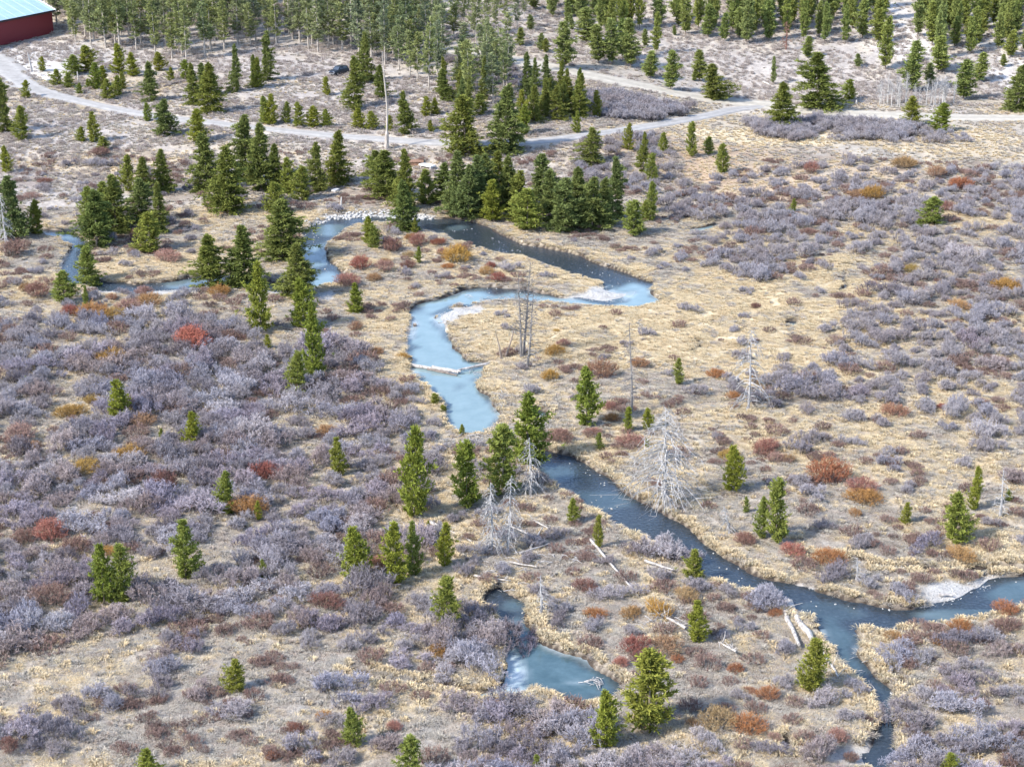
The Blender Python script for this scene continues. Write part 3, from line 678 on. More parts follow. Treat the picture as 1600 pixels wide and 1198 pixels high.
# ------------------------------------------------------------------ parked car
def make_car():
    x, y = ground(530, 117); z = tz(x, y)
    e = empty('parked_car', (x, y, z), math.radians(-128))
    paint = plain('dark_blue_black_paint', (.022, .026, .036), .25, .15, 2); glass = plain('dark_tinted_glass', (.05, .065, .085), .08, .1)
    rub = plain('tyre_rubber', (.02, .02, .02), .9, .2); steel = plain('wheel_steel', (.45, .45, .46), .35, .1, metallic=.8); lamp = plain('lamp_lens', (.75, .77, .8), .15, .05)
    sec = [(-2.35, .80, .45, .95), (-2.2, .92, .38, 1.08), (-1.2, .95, .36, 1.12), (.6, .95, .36, 1.12), (1.5, .93, .36, 1.08), (2.2, .88, .38, 1.0), (2.38, .76, .45, .85)]
    V = []; Fq = []
    for (xx, w, a, b) in sec: V += [(xx, -w, a), (xx, -w * 1.02, (a + b) / 2), (xx, -w * .93, b), (xx, w * .93, b), (xx, w * 1.02, (a + b) / 2), (xx, w, a)]
    for i in range(len(sec) - 1):
        for j in range(6): Fq.append((i * 6 + j, i * 6 + (j + 1) % 6, i * 6 + 6 + (j + 1) % 6, i * 6 + 6 + j))
    Fq += [tuple(range(6))[::-1], tuple(36 + j for j in range(6))]
    mesh_obj('body', V, Fq, paint, e, smooth=False)
    cs = [(-2.1, .80, 1.05), (-1.75, .70, 1.72), (-.2, .70, 1.80), (.45, .69, 1.74), (1.15, .84, 1.08)]
    V = []; Fq = []
    for (xx, w, zz) in cs: V += [(xx, -.86, 1.06), (xx, -w, zz), (xx, w, zz), (xx, .86, 1.06)]
    for i in range(4):
        for j in range(3): Fq.append((i * 4 + j, i * 4 + j + 1, i * 4 + 5 + j, i * 4 + 4 + j))
    Fq += [(0, 3, 2, 1), (16, 17, 18, 19)]
    mesh_obj('cabin', V, Fq, paint, e)
    def quad(name, P, m): mesh_obj(name, P, [(0, 1, 2, 3)], m, e)
    def lerp(a, b, t): return tuple(np.array(a) * (1 - t) + np.array(b) * t)
    quad('windscreen', [(1.10, -.72, 1.16), (.54, -.62, 1.66), (.54, .62, 1.66), (1.10, .72, 1.16)], glass)
    me = e.children[-1]
    me.location = (.03, 0, .02)
    quad('rear_window', [(-2.06, -.68, 1.18), (-1.83, -.62, 1.62), (-1.83, .62, 1.62), (-2.06, .68, 1.18)], glass); e.children[-1].location = (-.03, 0, .02)
    for s in (-1, 1):
        quad('side_window', [(-1.6, s * .85, 1.2), (-1.5, s * .745, 1.62), (-.45, s * .735, 1.68), (-.45, s * .85, 1.2)], glass); e.children[-1].location = (0, s * .03, 0)
        quad('side_window', [(-.35, s * .85, 1.2), (-.35, s * .735, 1.68), (.38, s * .74, 1.6), (.85, s * .86, 1.2)], glass); e.children[-1].location = (0, s * .03, 0)
        v, f = box((2.30, s * .62, .82), (.14, .34, .14)); mesh_obj('headlight', v, f, lamp, e)
        for xx in (-1.45, 1.45):
            w = mesh_obj('wheel', *tube([(xx, s * .78, .36), (xx, s * .98, .36)], [.36, .36], 14), rub, e)
            mesh_obj('rim', *tube([(xx, s * .93, .36), (xx, s * 1.0, .36)], [.21, .2], 10), steel, w)
    v, f = box((2.38, 0, .5), (.12, 1.6, .2)); mesh_obj('bumper', v, f, steel, e)
    tag(e, 'dark blue black car parked at the edge of the pine forest', 'car')
make_car()

# ------------------------------------------------------------------ pines
# photo places of the trees that can be told apart: base x, base y, height, width
P_LIST = [
 (42,153,27,14),(8,208,82,28),(35,220,50,24),(10,272,40,17),(128,222,22,14),(146,224,46,20),(161,236,22,20),(230,190,28,14),(257,214,56,34),(310,222,48,30),(67,112,22,12),
 (90,135,25,18),(107,138,22,18),(125,147,16,10),(137,139,14,8),(150,140,40,18),(162,135,30,16),(168,156,30,22),(184,150,30,16),(191,141,26,12),(115,118,30,26),(135,115,40,30),(185,117,45,20),(207,120,35,20),
 (235,160,60,24),(250,112,28,20),(268,127,20,12),(290,126,30,18),(303,165,62,22),(330,178,75,36),(318,150,50,20),(368,145,72,16),(397,138,50,14),
 (404,139,45,16),(418,128,75,22),(510,150,28,13),(555,172,80,30),(595,155,50,20),(572,130,75,24),(695,160,50,22),
 (413,195,42,16),(425,196,45,22),(449,194,32,14),(466,200,38,18),(490,200,32,22),(510,200,28,16),(560,202,30,20),(581,204,28,18),(609,206,24,12),(632,211,65,24),(666,183,30,16),(680,180,25,14),(673,208,18,10),
 (727,241,85,52),(789,240,100,48),(750,180,32,22),(820,212,45,20),(815,195,50,20),
 (325,300,85,45),(358,335,100,52),(385,285,100,42),(408,300,100,40),(430,300,70,28),(450,305,55,26),(472,315,52,30),(497,300,76,26),(527,290,80,36),
 (605,312,75,56),(634,330,92,30),(665,322,52,34),(633,362,75,36),(649,365,22,10),(577,385,42,20),(583,392,36,18),(654,412,25,10),
 (732,342,80,40),(758,330,85,38),(810,348,80,38),(860,352,84,40),(902,352,86,40),(942,354,70,34),(695,318,60,34),(590,300,60,36),
 (715,335,95,42),(748,338,90,40),(770,345,60,34),(795,330,80,36),(824,362,62,44),(845,335,92,44),(880,366,84,50),(925,362,82,44),(962,342,92,32),(990,370,52,36),(1017,348,58,20),(1008,345,30,14),(780,310,70,36),
 (813,73,28,15),(829,50,25,12),(845,81,28,12),(853,83,22,12),(882,108,70,32),(893,48,24,10),(917,70,55,32),(935,100,58,28),(955,102,68,26),(985,107,74,28),(972,92,60,24),(1008,75,28,12),(1025,85,62,14),
 (1016,124,42,24),(1048,142,60,25),(1054,56,15,7),(1093,128,48,22),(1114,157,55,36),(1085,127,18,10),
 (835,190,55,20),(870,188,52,22),(905,185,65,24),(933,183,40,15),(902,208,32,13),(880,180,50,20),(850,185,60,20),
 (925,257,55,32),(983,236,40,15),(1005,270,60,16),(1018,285,45,18),(1037,238,30,14),(1080,246,52,18),(1107,242,26,16),(1129,272,45,20),
 (1208,133,42,9),(1222,205,72,38),(1276,172,86,58),(1327,157,32,20),(1341,106,22,14),(1383,110,80,22),(1424,145,75,32),(1424,197,43,29),(1471,208,43,29),(1452,135,35,18),(1470,115,55,28),(1505,157,62,32),(1530,130,45,22),(1588,174,68,40),(1567,105,20,10),(1262,92,32,22),
 (22,375,95,46),(58,368,52,24),(140,350,55,26),(152,388,88,50),(182,366,88,44),(139,442,62,36),(235,396,62,42),(222,352,70,40),(250,365,75,24),(200,300,55,22),(225,308,60,28),(255,302,66,28),(165,350,60,34),
 (328,452,84,46),(383,448,96,50),(101,478,48,34),(136,487,38,14),(430,335,48,30),(440,410,92,62),(465,468,82,48),(471,516,76,42),(408,522,105,42),(490,595,115,38),(466,617,64,36),(555,492,46,28),(419,548,23,13),
 (1060,602,40,18),(1457,352,42,34),(1435,358,16,10),(1240,332,20,10),
 (187,662,62,36),(301,700,52,28),(252,686,16,10),(40,600,14,10),(355,803,64,32),(290,908,90,50),(163,945,90,42),(192,946,92,44),
 (527,747,60,30),(404,813,30,12),(411,905,30,14),(647,816,136,52),(556,914,84,48),(618,918,95,42),(645,905,82,30),(695,890,66,30),(729,795,100,54),(786,775,105,64),(824,728,112,66),(722,682,18,10),(679,634,18,26),(692,642,14,20),(670,828,14,8),
 (917,672,88,46),(937,702,26,14),(982,678,38,18),(1012,675,34,22),(895,820,38,22),(935,858,50,17),(1145,774,70,36),(1165,803,26,12),(1085,908,46,34),(1010,700,16,8),
 (1212,850,96,44),(1190,842,62,24),(1416,822,34,20),(1492,850,75,50),(1522,797,66,22),(1575,784,20,12),
 (370,1082,48,38),(233,1222,46,38),(549,1168,60,36),(643,1222,68,48),(698,984,78,46),(1014,1148,122,90),(944,1174,86,46),(1087,1008,64,38),(1270,1085,82,50),(1482,1220,40,28),(838,1212,30,16),
]
PL_ZONES = [  # where a pine stands, in words one can find in the picture
 (690,984,30,40,'beside the frozen pond'),(985,1150,90,60,'at the foot of the frozen pond'),(1270,1085,40,40,'beside the two long fallen logs'),(1087,1008,30,40,'beside the fallen branching dead tree'),
 (175,945,50,40,'twin pines in the grey willow thicket'),(690,830,70,70,'by the brushy dam below the blue pool'),(790,750,60,60,'crowding the dam below the blue pool'),
 (610,915,90,40,'between the willow thicket and the frozen pond'),(470,560,60,80,'along the willow thicket edge below the creek bend'),(440,430,90,60,'beside the rounded creek bend'),
 (555,492,20,20,'alone among shrubs by the blue pool'),(250,650,260,60,'rising out of the grey willow thicket'),(330,850,140,80,'deep in the grey willow thicket'),(527,747,40,40,'at the edge of the willow thicket'),
 (115,480,60,30,'on the sandy patch beside the thicket'),(180,380,110,70,'in the clump beside the stony creek reach'),(40,370,60,60,'in the clump beside the grey dead tree'),(225,300,60,30,'above the stony creek reach'),
 (410,300,140,50,'in the dense clump on the terrace slope'),(620,350,70,60,'beside the stone lined creek bank'),(840,345,190,40,'in the dense row above the dark creek bend'),(620,400,60,30,'on the shrubby creek island'),
 (950,690,90,40,'near the drooping dead spruce'),(920,840,60,40,'on the bank of the open riffle'),(1180,820,80,70,'between the riffle and the rust shrubs'),(1090,905,40,30,'on the bank by the pale tall shrubs'),(1480,820,130,60,'on the straw flat by the narrow side stream'),
 (1450,345,60,30,'alone among the lavender willows'),(1240,330,40,30,'in the tan meadow willows'),(1060,600,30,30,'in the straw meadow by the bare snags'),(1050,250,150,60,'between drive and straw meadow'),
 (760,235,80,30,'at the lower edge of the gravel drive'),(860,195,100,50,'in the thicket above the gravel drive'),(1440,200,60,20,'in the willow belt beside the dirt road'),(1240,170,80,50,'beside the dirt road junction'),(1080,135,110,40,'on the sage slope above the dirt road'),
 (930,85,120,60,'in the grove above the dirt road'),(1450,120,190,60,'on the pale hillside above the dirt road'),(470,195,90,20,'in the row along the gravel drive'),(610,200,90,30,'beside the leaning bare trunk at the drive'),
 (140,135,90,40,'in the young clump behind the drive near the barn'),(300,160,110,50,'on the sage bank behind the drive'),(450,140,130,50,'in the clearing near the parked car'),(120,220,130,50,'on the sage slope below the drive'),(280,210,80,40,'at the drive edge above the sage slope')]
def pine_words(px, py, H, wr):
    for (cx, cy, rx, ry, ph) in PL_ZONES:
        if ((px - cx) / rx) ** 2 + ((py - cy) / ry) ** 2 < 1.35: break
    else: ph = 'on the open dry valley floor'
    sz = 'tiny' if H < 1.7 else 'small' if H < 3.2 else 'medium' if H < 5.5 else 'tall' if H < 9 else 'very tall'
    sh = 'slender' if wr < .38 else 'broad' if wr > .62 else 'conical'
    return '%s %s green pine %s' % (sz, sh, ph), 'pines ' + ph
TREES = []
def place_pine(name, x, y, H, Wd, kind, label, group, rz=None, sink=.05):
    pr = random.choice(PINES[kind]); sx = Wd / pr['W']; sz = H / pr['H']
    sx = min(max(sx, .4 * sz), 2.2 * sz)
    e = empty(name, (x, y, tz(x, y) - sink), random.uniform(0, 6.28) if rz is None else rz, (sx, sx, sz))
    for n in ('trunk', 'crown'):
        o = bpy.data.objects.new(n, pr[n]); COL.objects.link(o); o.parent = e
    tag(e, label, 'tree', group); TREES.append((x, y, Wd / 2, ' '.join(label.split()[:2]) + ' pine')); return e
for (px, py, h, w) in P_LIST:
    py2 = py - .25 * w * math.sin(dep(*ground(px, py)))
    x, y = ground(px, py2); z = tz(x, y); s = ppm(x, y, z); d = dep(x, y)
    H = (h - .2 * w * math.sin(d)) / (s * math.cos(d)); Wd = w / s
    kind = 'hill' if y > 390 and px > 760 else ('tall' if y > 400 and H > 8.5 else ('spruce' if H > 6.3 and py < 480 else 'young'))
    lab, grp = pine_words(px, py, H, Wd / H)
    place_pine('pine_tree', x, y, H * 1.03, Wd * (1.38 if py < 480 else 1.12), kind, lab, grp)

def pip(px, py, P):
    ins = False; n = len(P)
    for i in range(n):
        (ax, ay), (bx, by) = P[i], P[(i + 1) % n]
        if (ay > py) != (by > py) and px < (bx - ax) * (py - ay) / (by - ay) + ax: ins = not ins
    return ins
def darts(poly_px, spacing, tries=6000, taken=None, rnd=random, clear=.0, maxn=10 ** 6):
    W_ = [ground(*p) for p in poly_px]; xs = [p[0] for p in W_]; ys = [p[1] for p in W_]
    pts = [] if taken is None else taken; new = []
    A = np.array([(p[0], p[1], p[2]) for p in pts]) if pts else np.zeros((0, 3))
    buf = list(map(tuple, A))
    for _ in range(tries):
        if len(new) >= maxn: break
        x = rnd.uniform(min(xs), max(xs)); y = rnd.uniform(min(ys), max(ys))
        if not pip(x, y, W_): continue
        sp_ = spacing * rnd.uniform(.75, 1.35)
        ok = True
        for (qx, qy, qr) in new_near(x, y, sp_ + 3):
            if (x - qx) ** 2 + (y - qy) ** 2 < max(sp_ * .5 + qr * .5, clear) ** 2 * .98: ok = False; break
        if not ok: continue
        add_grid(x, y, sp_); new.append((x, y, sp_))
    return new
GRID = {}
def add_grid(x, y, r): GRID.setdefault((int(x // 6), int(y // 6)), []).append((x, y, r))
def new_near(x, y, r):
    i, j = int(x // 6), int(y // 6)
    for a in (-1, 0, 1):
        for b in (-1, 0, 1):
            yield from GRID.get((i + a, j + b), ())
for (x, y, r, _l) in TREES: add_grid(x, y, min(2.4, r * 1.3))
def wd1(x, y): return grid_at(SD, x, y)
def rd1(x, y): return grid_at(RD, x, y)

FOREST = [
 ([(60,0),(60,46),(120,70),(200,82),(300,98),(385,72),(450,78),(520,92),(590,105),(640,125),(650,60),(660,0)], 3.1, 'tall', (9, 18), (2.6, 4.6), 'lodgepole_pine', 'lodgepole pine in the forest beyond the drive', 'pines of the dense forest beyond the drive', 200),
 ([(595,105),(640,130),(700,160),(760,175),(800,150),(790,80),(720,50),(650,40)], 3.9, 'tall', (7, 15), (2.2, 3.6), 'lodgepole_pine', 'lodgepole pine with bare pale trunk behind the drive', 'thin lodgepole pines behind the drive', 46),
 ([(690,150),(720,185),(800,205),(860,195),(930,178),(900,160),(820,145),(760,130)], 4.0, 'spruce', (6, 9), (2.4, 3.4), 'pine_tree', 'dark pine in the thicket above the drive', 'dark pines in the thicket above the drive', 26),
 ([(820,0),(830,36),(900,42),(960,55),(1030,45),(1090,62),(1190,72),(1300,68),(1380,82),(1380,0)], 3.9, 'hill', (6, 13.5), (2.8, 4.8), 'hillside_pine', 'yellow green pine in the forest on the far hillside', 'pines of the far hillside forest', 105),
 ([(1430,0),(1430,64),(1460,96),(1540,84),(1600,92),(1660,90),(1660,0)], 3.9, 'hill', (6, 13.5), (2.8, 4.8), 'hillside_pine', 'yellow green pine above the white aspens', 'pines above the aspens on the hillside', 64),
 ([(640,0),(660,40),(760,60),(830,45),(830,0)], 7.0, 'tall', (8, 12), (1.8, 2.6), 'lodgepole_pine', 'sparse pine on the pale slope behind the forest', 'sparse pines on the pale slope behind the forest', 22)]
for poly, spc, kind, hr, wr, nm, lab, grp, mx in FOREST:
    stand = darts(poly, spc, 7000, maxn=mx)
    for (x, y, q) in stand:
        edge = not any(abs(a - x) < 5 and 1 < y - b < 16 for a, b, _ in stand)
        if rd1(x, y) < 1.5 or in_barn(x, y): continue
        cxp, cyp = project(x, y, hbase(x, y))
        if vnoise(x, y, 16, 91) < (.2 if kind == 'tall' else .32): continue
        if abs(cxp - 530) < 26 and cyp > 80: continue
        H_ = random.uniform(*hr); W_ = random.uniform(*wr); f_ = (H_ - hr[0]) / (hr[1] - hr[0])
        pre = ('short', 'middling', 'tall', 'towering')[min(3, int(f_ * 4))] + (' slim ' if W_ < sum(wr) / 2 else ' full ')
        place_pine(nm, x, y, H_, W_, kind, pre + lab + (', at its near edge' if edge else ''), grp)

# leafless aspens beside the dirt road, each a white stem with thin limbs
def aspen_mesh(seed):
    r = np.random.default_rng(seed); H = 5.5; pr = [tube([(0, 0, -.2), (r.normal(0, .08), r.normal(0, .08), H * .5), (r.normal(0, .25), r.normal(0, .25), H)], [.09, .065, .015], 5)]
    tw = []
    for i in range(26):
        z = r.uniform(1.6, H * .97); an = r.uniform(0, 6.28); L = (H - z) * .35 + .35; d = np.array([math.cos(an), math.sin(an), 1.0])
        a = np.array([0, 0, z]); b = a + d * L * .6; tw.append(tube([a, b], [.025, .01], 3, False))
        for q in range(3): tw.append(tube([a + (b - a) * r.uniform(.3, 1), b + r.normal(0, .25, 3) + [0, 0, .25]], [.016, .006], 3, False))
    return mesh_obj('trunk', *join(pr), M_aspen, link=False).data, mesh_obj('branches', *join(tw), M_dead, link=False).data
ASP = [aspen_mesh(500 + i) for i in range(4)]
for i in range(34):
    px = random.uniform(1362, 1492); py = random.uniform(157, 168); x, y = ground(px, py)
    e = empty('aspen_tree', (x, y, tz(x, y) - .05), random.uniform(0, 6.28)); k = random.uniform(.6, 1.15); e.scale = (k, k, k)
    t, b = random.choice(ASP)
    for n, m in (('trunk', t), ('branches', b)): o = bpy.data.objects.new(n, m); COL.objects.link(o); o.parent = e
    tag(e, 'thin white leafless aspen beside the dirt road', 'tree', 'bare aspens beside the dirt road')

# ------------------------------------------------------------------ dead trees
def dead_tree(px, py, h, w, label, seed, droop=.8, nb=70, top=(0, 0), rb=.05, z0=.12, mat=None, twigs=4):
    r = np.random.default_rng(seed); x, y = ground(px, py); s = ppm(x, y); d = dep(x, y)
    H = h / (s * math.cos(d)); R = w / s / 2; tx, ty = top[0] / s, top[1]
    e = empty('dead_tree', (x, y, tz(x, y) - .1))
    spine = lambda u: np.array([tx * u + .06 * math.sin(u * 5), ty * u, H * u])
    mesh_obj('trunk', *tube([spine(u) for u in np.linspace(0, 1, 8)], [max(.03, max(.16, .015 * H) * (1 - .85 * u)) for u in np.linspace(0, 1, 8)], 7), mat or M_dead, e)
    pr = []
    for i in range(nb):
        u = z0 + (1 - z0) * (i + r.random()) / nb; an = r.uniform(0, 6.283)
        L = R * (1 - u) ** .4 * min(1, .6 + 1.6 * u) * r.uniform(.5, 1.2) + .12; p = spine(u); dirn = np.array([math.cos(an), math.sin(an), 0]); pts = [p]
        dr_ = min(droop, .25 + .85 * max(p[2] - .35, 0) / L)
        for k in range(1, 6):
            t = k / 5; pts.append(p + dirn * L * t + np.array([r.normal(0, .04 * L), r.normal(0, .04 * L), (.25 * t - dr_ * t * t) * L]))
        pts = [np.array([q[0], q[1], max(q[2], .05)]) for q in pts]
        rb2 = rb * 1.5
        pr.append(tube(pts, [rb2 * (1 - .75 * t / 5) * (.5 + .6 * (1 - u)) for t in range(6)], 3, False))
        for q in range(twigs):
            k = r.integers(2, 6); a = pts[k]; b = a + dirn * L * .16 + r.normal(0, L * .16, 3) - np.array([0, 0, dr_ * L * .16])
            if b[2] < .1: continue
            pr.append(tube([a, b], [rb * .55, rb * .25], 3, False))
    mesh_obj('branches', *join(pr), mat or M_dead, e)
    tag(e, label, 'dead tree'); return e
dead_tree(1037, 790, 150, 140, 'large silver dead spruce with long drooping branches beside the riffle', 1, .8, 120, rb=.055, twigs=6)
dead_tree(987, 648, 140, 46, 'tall thin grey snag with pale limbs in the straw meadow', 2, .5, 50, top=(-6, 0), z0=.15, mat=M_snag)
dead_tree(1169, 642, 126, 74, 'grey snag with curved limbs over purple willows', 3, .9, 60, z0=.1, rb=.06)
dead_tree(817, 556, 146, 46, 'leaning bare grey trunk by the blue pool, tallest of its cluster', 4, -.2, 60, top=(12, 0), z0=.25, rb=.05, mat=M_snag)
dead_tree(814, 558, 130, 38, 'thin bare trunk in the cluster by the blue pool', 5, -.1, 50, top=(-4, 0), z0=.25, rb=.05, mat=M_snag)
dead_tree(824, 574, 120, 52, 'bare trunk with pale base and spreading limbs near the blue pool', 6, .3, 60, top=(10, 0), z0=.12, rb=.05, mat=M_snag)
dead_tree(783, 559, 46, 8, 'short dark broken trunk standing near the blue pool', 7, .2, 8, top=(-8, 0), rb=.02, mat=M_bark)
dead_tree(789, 556, 60, 10, 'dark broken trunk leaning away from the blue pool', 8, .2, 10, top=(20, 0), rb=.02, mat=M_bark)
dead_tree(768, 866, 112, 48, 'pale grey dead spruce with dense drooping twigs below the dam', 9, 1.1, 90, rb=.04, twigs=5)
dead_tree(792, 862, 120, 52, 'grey dead spruce leaning over brush below the dam', 10, 1.0, 80, top=(8, 0), rb=.04, twigs=5)
dead_tree(828, 772, 90, 56, 'dead spruce half hidden under the dark pine by the riffle', 11, 1.0, 60, rb=.04)
dead_tree(1562, 806, 74, 46, 'small white snag on the straw flat beside a slender pine', 12, .4, 30, rb=.035)
dead_tree(10, 398, 92, 34, 'grey dead spruce beside the pine clump at the stony reach', 13, 1.0, 70, rb=.045)
dead_tree(1228, 78, 44, 20, 'rusty dead pine among the hillside pines', 14, .5, 50, rb=.06, mat=plain('rust_red_needles', (.23, .12, .09), .9, .2))
dead_tree(1338, 905, 36, 26, 'low pale dead sapling by the narrow side stream', 15, .3, 24, rb=.03)
dead_tree(845, 962, 62, 26, 'small frosted dead tree standing by the frozen pond', 16, .5, 50, rb=.03)
dead_tree(1140, 832, 44, 30, 'bent dead sapling with drooping twigs near the riffle', 17, 1.4, 26, top=(-10, 0), rb=.035)

# ------------------------------------------------------------------ logs, posts, boards
def log(a, b, dia, label, mat=None, lift=0.0, z=None, stubs=0, cat='log'):
    (ax, ay), (bx, by) = (ground(*a), ground(*b)) if z is None else (at_level(*a, z), at_level(*b, z))
    za = tz(ax, ay) if z is None else z; zb = tz(bx, by) if z is None else z
    L = math.hypot(bx - ax, by - ay); n = 6; r = np.random.default_rng(int(a[0] * 7 + a[1]))
    P = [np.array([0, 0, 0.])]
    pts = [np.array([(bx - ax) * i / (n - 1), (by - ay) * i / (n - 1), (zb - za) * i / (n - 1) + dia * .32 + lift]) + r.normal(0, dia * .12, 3) * [1, 1, .5] for i in range(n)]
    o = empty('fallen_log', (ax, ay, za))
    mesh_obj('trunk', *tube(pts, [dia / 2 * (1 - .5 * i / (n - 1)) for i in range(n)], 8), mat or M_log, o)
    if stubs:
        pr = []
        for i in range(stubs):
            k = r.integers(1, n); d = r.normal(0, 1, 3); d[2] = abs(d[2]); d /= np.linalg.norm(d); l = r.uniform(.5, 1.6)
            pr.append(tube([pts[k], pts[k] + d * l * .6, pts[k] + d * l + r.normal(0, .2, 3)], [.045, .03, .012], 4, False))
        mesh_obj('branches', *join(pr), mat or M_log, o)
    tag(o, label, cat, None); return o
log((630, 571), (716, 584), .55, 'white bleached log lying across the blue pool from its shrubby bank', z=-.33)
log((668, 578), (714, 588), .5, 'dark wet log under the bleached logs across the blue pool', M_darklog, z=-.45)
log((674, 576), (720, 582), .5, 'short bleached log in the middle of the log dam', z=-.15)
log((764, 570), (712, 581), .5, 'bleached log reaching the blue pool dam from the straw bank', z=-.24)
log((672, 819), (738, 848), .36, 'long pale log with reddish end below the tall pine', lift=.15)
log((1221, 942), (1247, 1012), .55, 'thinner of two long grey logs lying toward the creek', lift=.35, stubs=3)
log((1230, 936), (1268, 1006), .9, 'thicker of two long grey logs lying toward the creek', lift=.35)
log((922, 846), (986, 924), .3, 'long thin pale log slanting over shrubs near the riffle', lift=.3)
log((790, 827), (838, 848), .2, 'thin bent white log below the dead spruces', lift=.5, stubs=2)
log((834, 820), (856, 830), .2, 'short white stick log above the leaning pale stick pile', lift=.4)
log((829, 859), (848, 829), .26, 'short knotted white log near the crossing thin logs', lift=.3, stubs=4)
log((812, 869), (858, 854), .22, 'thin straight pale log beside the knotted log', lift=.3)
log((1007, 881), (1052, 896), .3, 'pale curved log on the grey bank beside tall pale shrubs', lift=.2, stubs=3)
log((1071, 991), (1024, 962), .3, 'fallen dead tree with many white branches by a bright pine', lift=.4, stubs=22)
log((1150, 1028), (1122, 1013), .2, 'fallen white branch over a grey willow', lift=.6, stubs=9)
log((1468, 928), (1490, 928), .35, 'short white log on the pale gravel bar', lift=.1)
log((740, 905), (800, 912), .22, 'pale log in the brush above the frozen pond', lift=.2, stubs=4)
log((795, 883), (838, 893), .2, 'thin white log in the brush above the frozen pond', lift=.3)
log((1192, 131), (1209, 139), .5, 'pale fallen log on the sage slope above the dirt road', lift=.1)
log((256, 137), (294, 127), .5, 'dark fallen log on the sage bank behind the drive', M_darklog, lift=.1)
log((655, 300), (662, 330), .2, 'pale stick on the bank above the stone lined creek', lift=.1)
log((1283, 1018), (1310, 1062), .3, 'grey log on the shrubby bank beside the narrow outlet', lift=.2, stubs=5)
log((680, 190), (712, 184), .3, 'pale fallen trunk in the clearing above the drive', lift=.15)
def post(px, py, h, dia, label, mat, lean=(0, 0), name='wooden_post'):
    x, y = ground(px, py); s = ppm(x, y); H = h / s; r = np.random.default_rng(px)
    o = empty(name, (x, y, tz(x, y) - .1))
    mesh_obj('shaft', *tube([(lean[0] / s * u, lean[1] * u, H * u) for u in np.linspace(0, 1, 7)], [dia / 2 * (1 - .45 * u) for u in np.linspace(0, 1, 7)], 8), mat, o)
    mesh_obj('cap', *tube([(lean[0] / s, lean[1], H - .02), (lean[0] / s, lean[1], H + .06)], [dia * .27, dia * .2], 8), mat, o)
    tag(o, label, 'post'); return o
post(50, 112, 29, .5, 'weathered grey post at the edge of the pale yard', M_dead, (-4, 0))
post(123, 128, 16, .4, 'pale broken post among young pines by the drive', M_log, (-1, 0))
post(533, 325, 16, .35, 'short white post on the bank above the stone lined creek', M_aspen, (1, 0))
post(1338, 164, 7, .5, 'small white marker post at the dirt road edge', M_aspen)
x, y = ground(604, 233); s = ppm(x, y)
o = empty('bare_trunk', (x, y, tz(x, y) - .2))
mesh_obj('trunk', *tube([(0, 0, 0), (.1, 0, 2.8), (.15, 0, 3.6), (.3, 0, 8), (-.1, 0, 13), (-.4, 0, 18)], [.42, .36, .2, .17, .13, .06], 8), M_palebark, o)
mesh_obj('broken_branches', *join([tube([(.1, 0, z), (.1 + sx, .1, z - .2)], [.07, .02], 4) for z, sx in ((2.5, .5), (3.6, -.5), (7, .5), (9, -.6), (12, .5), (14, -.5), (15.5, .4))]), M_palebark, o)
tag(o, 'very tall bare leaning trunk with tan base at the gravel drive edge', 'dead tree')
def board(a, b, wdt, th, label, mat, lift, name, cat, planks=0):
    (ax, ay), (bx, by) = ground(*a), ground(*b); L = math.hypot(bx - ax, by - ay); an = math.atan2(by - ay, bx - ax)
    o = empty(name, ((ax + bx) / 2, (ay + by) / 2, tz((ax + bx) / 2, (ay + by) / 2)), an)
    if planks:
        for i in range(planks):
            v, f = box((-L / 2 + L * (i + .5) / planks, 0, lift), (L / planks * .93, wdt, th)); mesh_obj('plank', v, f, mat, o)
        for sy in (-.4, .4):
            v, f = box((0, wdt * sy, lift / 2 - th / 2), (L * .94, .2, lift)); mesh_obj('beam', v, f, mat, o)
    else:
        v, f = box((0, 0, lift), (L, wdt, th)); mesh_obj('board_top', v, f, mat, o)
        for sx in (-.4, .4):
            v, f = box((L * sx, 0, lift / 2 - .03), (.15, wdt * .8, lift)); mesh_obj('support', v, f, mat, o)
    tag(o, label, cat)
M_white = plain('white_paint', (.62, .61, .59), .6, .08); M_deck = plain('brown_plank', (.28, .16, .10), .8, .25, 3)
board((658, 259), (677, 265), 1.3, .25, 'white plank bench among pines below the drive', M_white, .5, 'plank_bench', 'bench')
board((631, 256), (662, 255), 2.2, .12, 'brown plank platform behind the pines below the drive', M_deck, .6, 'plank_platform', 'platform', 9)
board((578, 289), (594, 290), .5, .2, 'short white board lying on the terrace below the pines', M_white, .25, 'white_board', 'board')
board((58, 114), (76, 128), .7, .35, 'long white beam lying on the pale yard edge', M_white, .2, 'white_beam', 'beam')
board((521, 302), (527, 299), .8, .25, 'small white board beside the clump on the terrace', M_white, .25, 'white_board', 'board')

# ------------------------------------------------------------------ shrubs
SHRUBS = {'willow': [], 'red': [], 'orange': []}
R_PX = [(545,447,44),(600,425,30),(565,422,40),(655,385,34),(612,392,36),(638,420,24),(1198,706,48),(1212,720,26),(82,842,56),(118,862,46),(40,846,38),(265,410,46),(60,467,44),(110,494,34),(200,487,42),(913,924,48),(755,932,40),
 (1000,1038,30),(968,1045,26),(992,1022,44),(615,1140,28),(80,944,56),(15,1175,36),(1238,868,48),(1165,848,34),(1307,1158,38),(1328,1184,32),(1210,1158,24),(770,1108,26),(877,690,40),(925,680,28),(952,642,26),(985,695,40),(1210,912,30),
 (20,400,40),(155,245,34),(50,222+88,22),(70,288,22),(1262,366,24),(1470,640,18),(880,540,20),(1180,480,20),(690,400,22),(780,440,30),(1345,770,46),(1480,330,30),(1575,985,46),(1430,950,54),(460,1140,26),(30,690,52)]
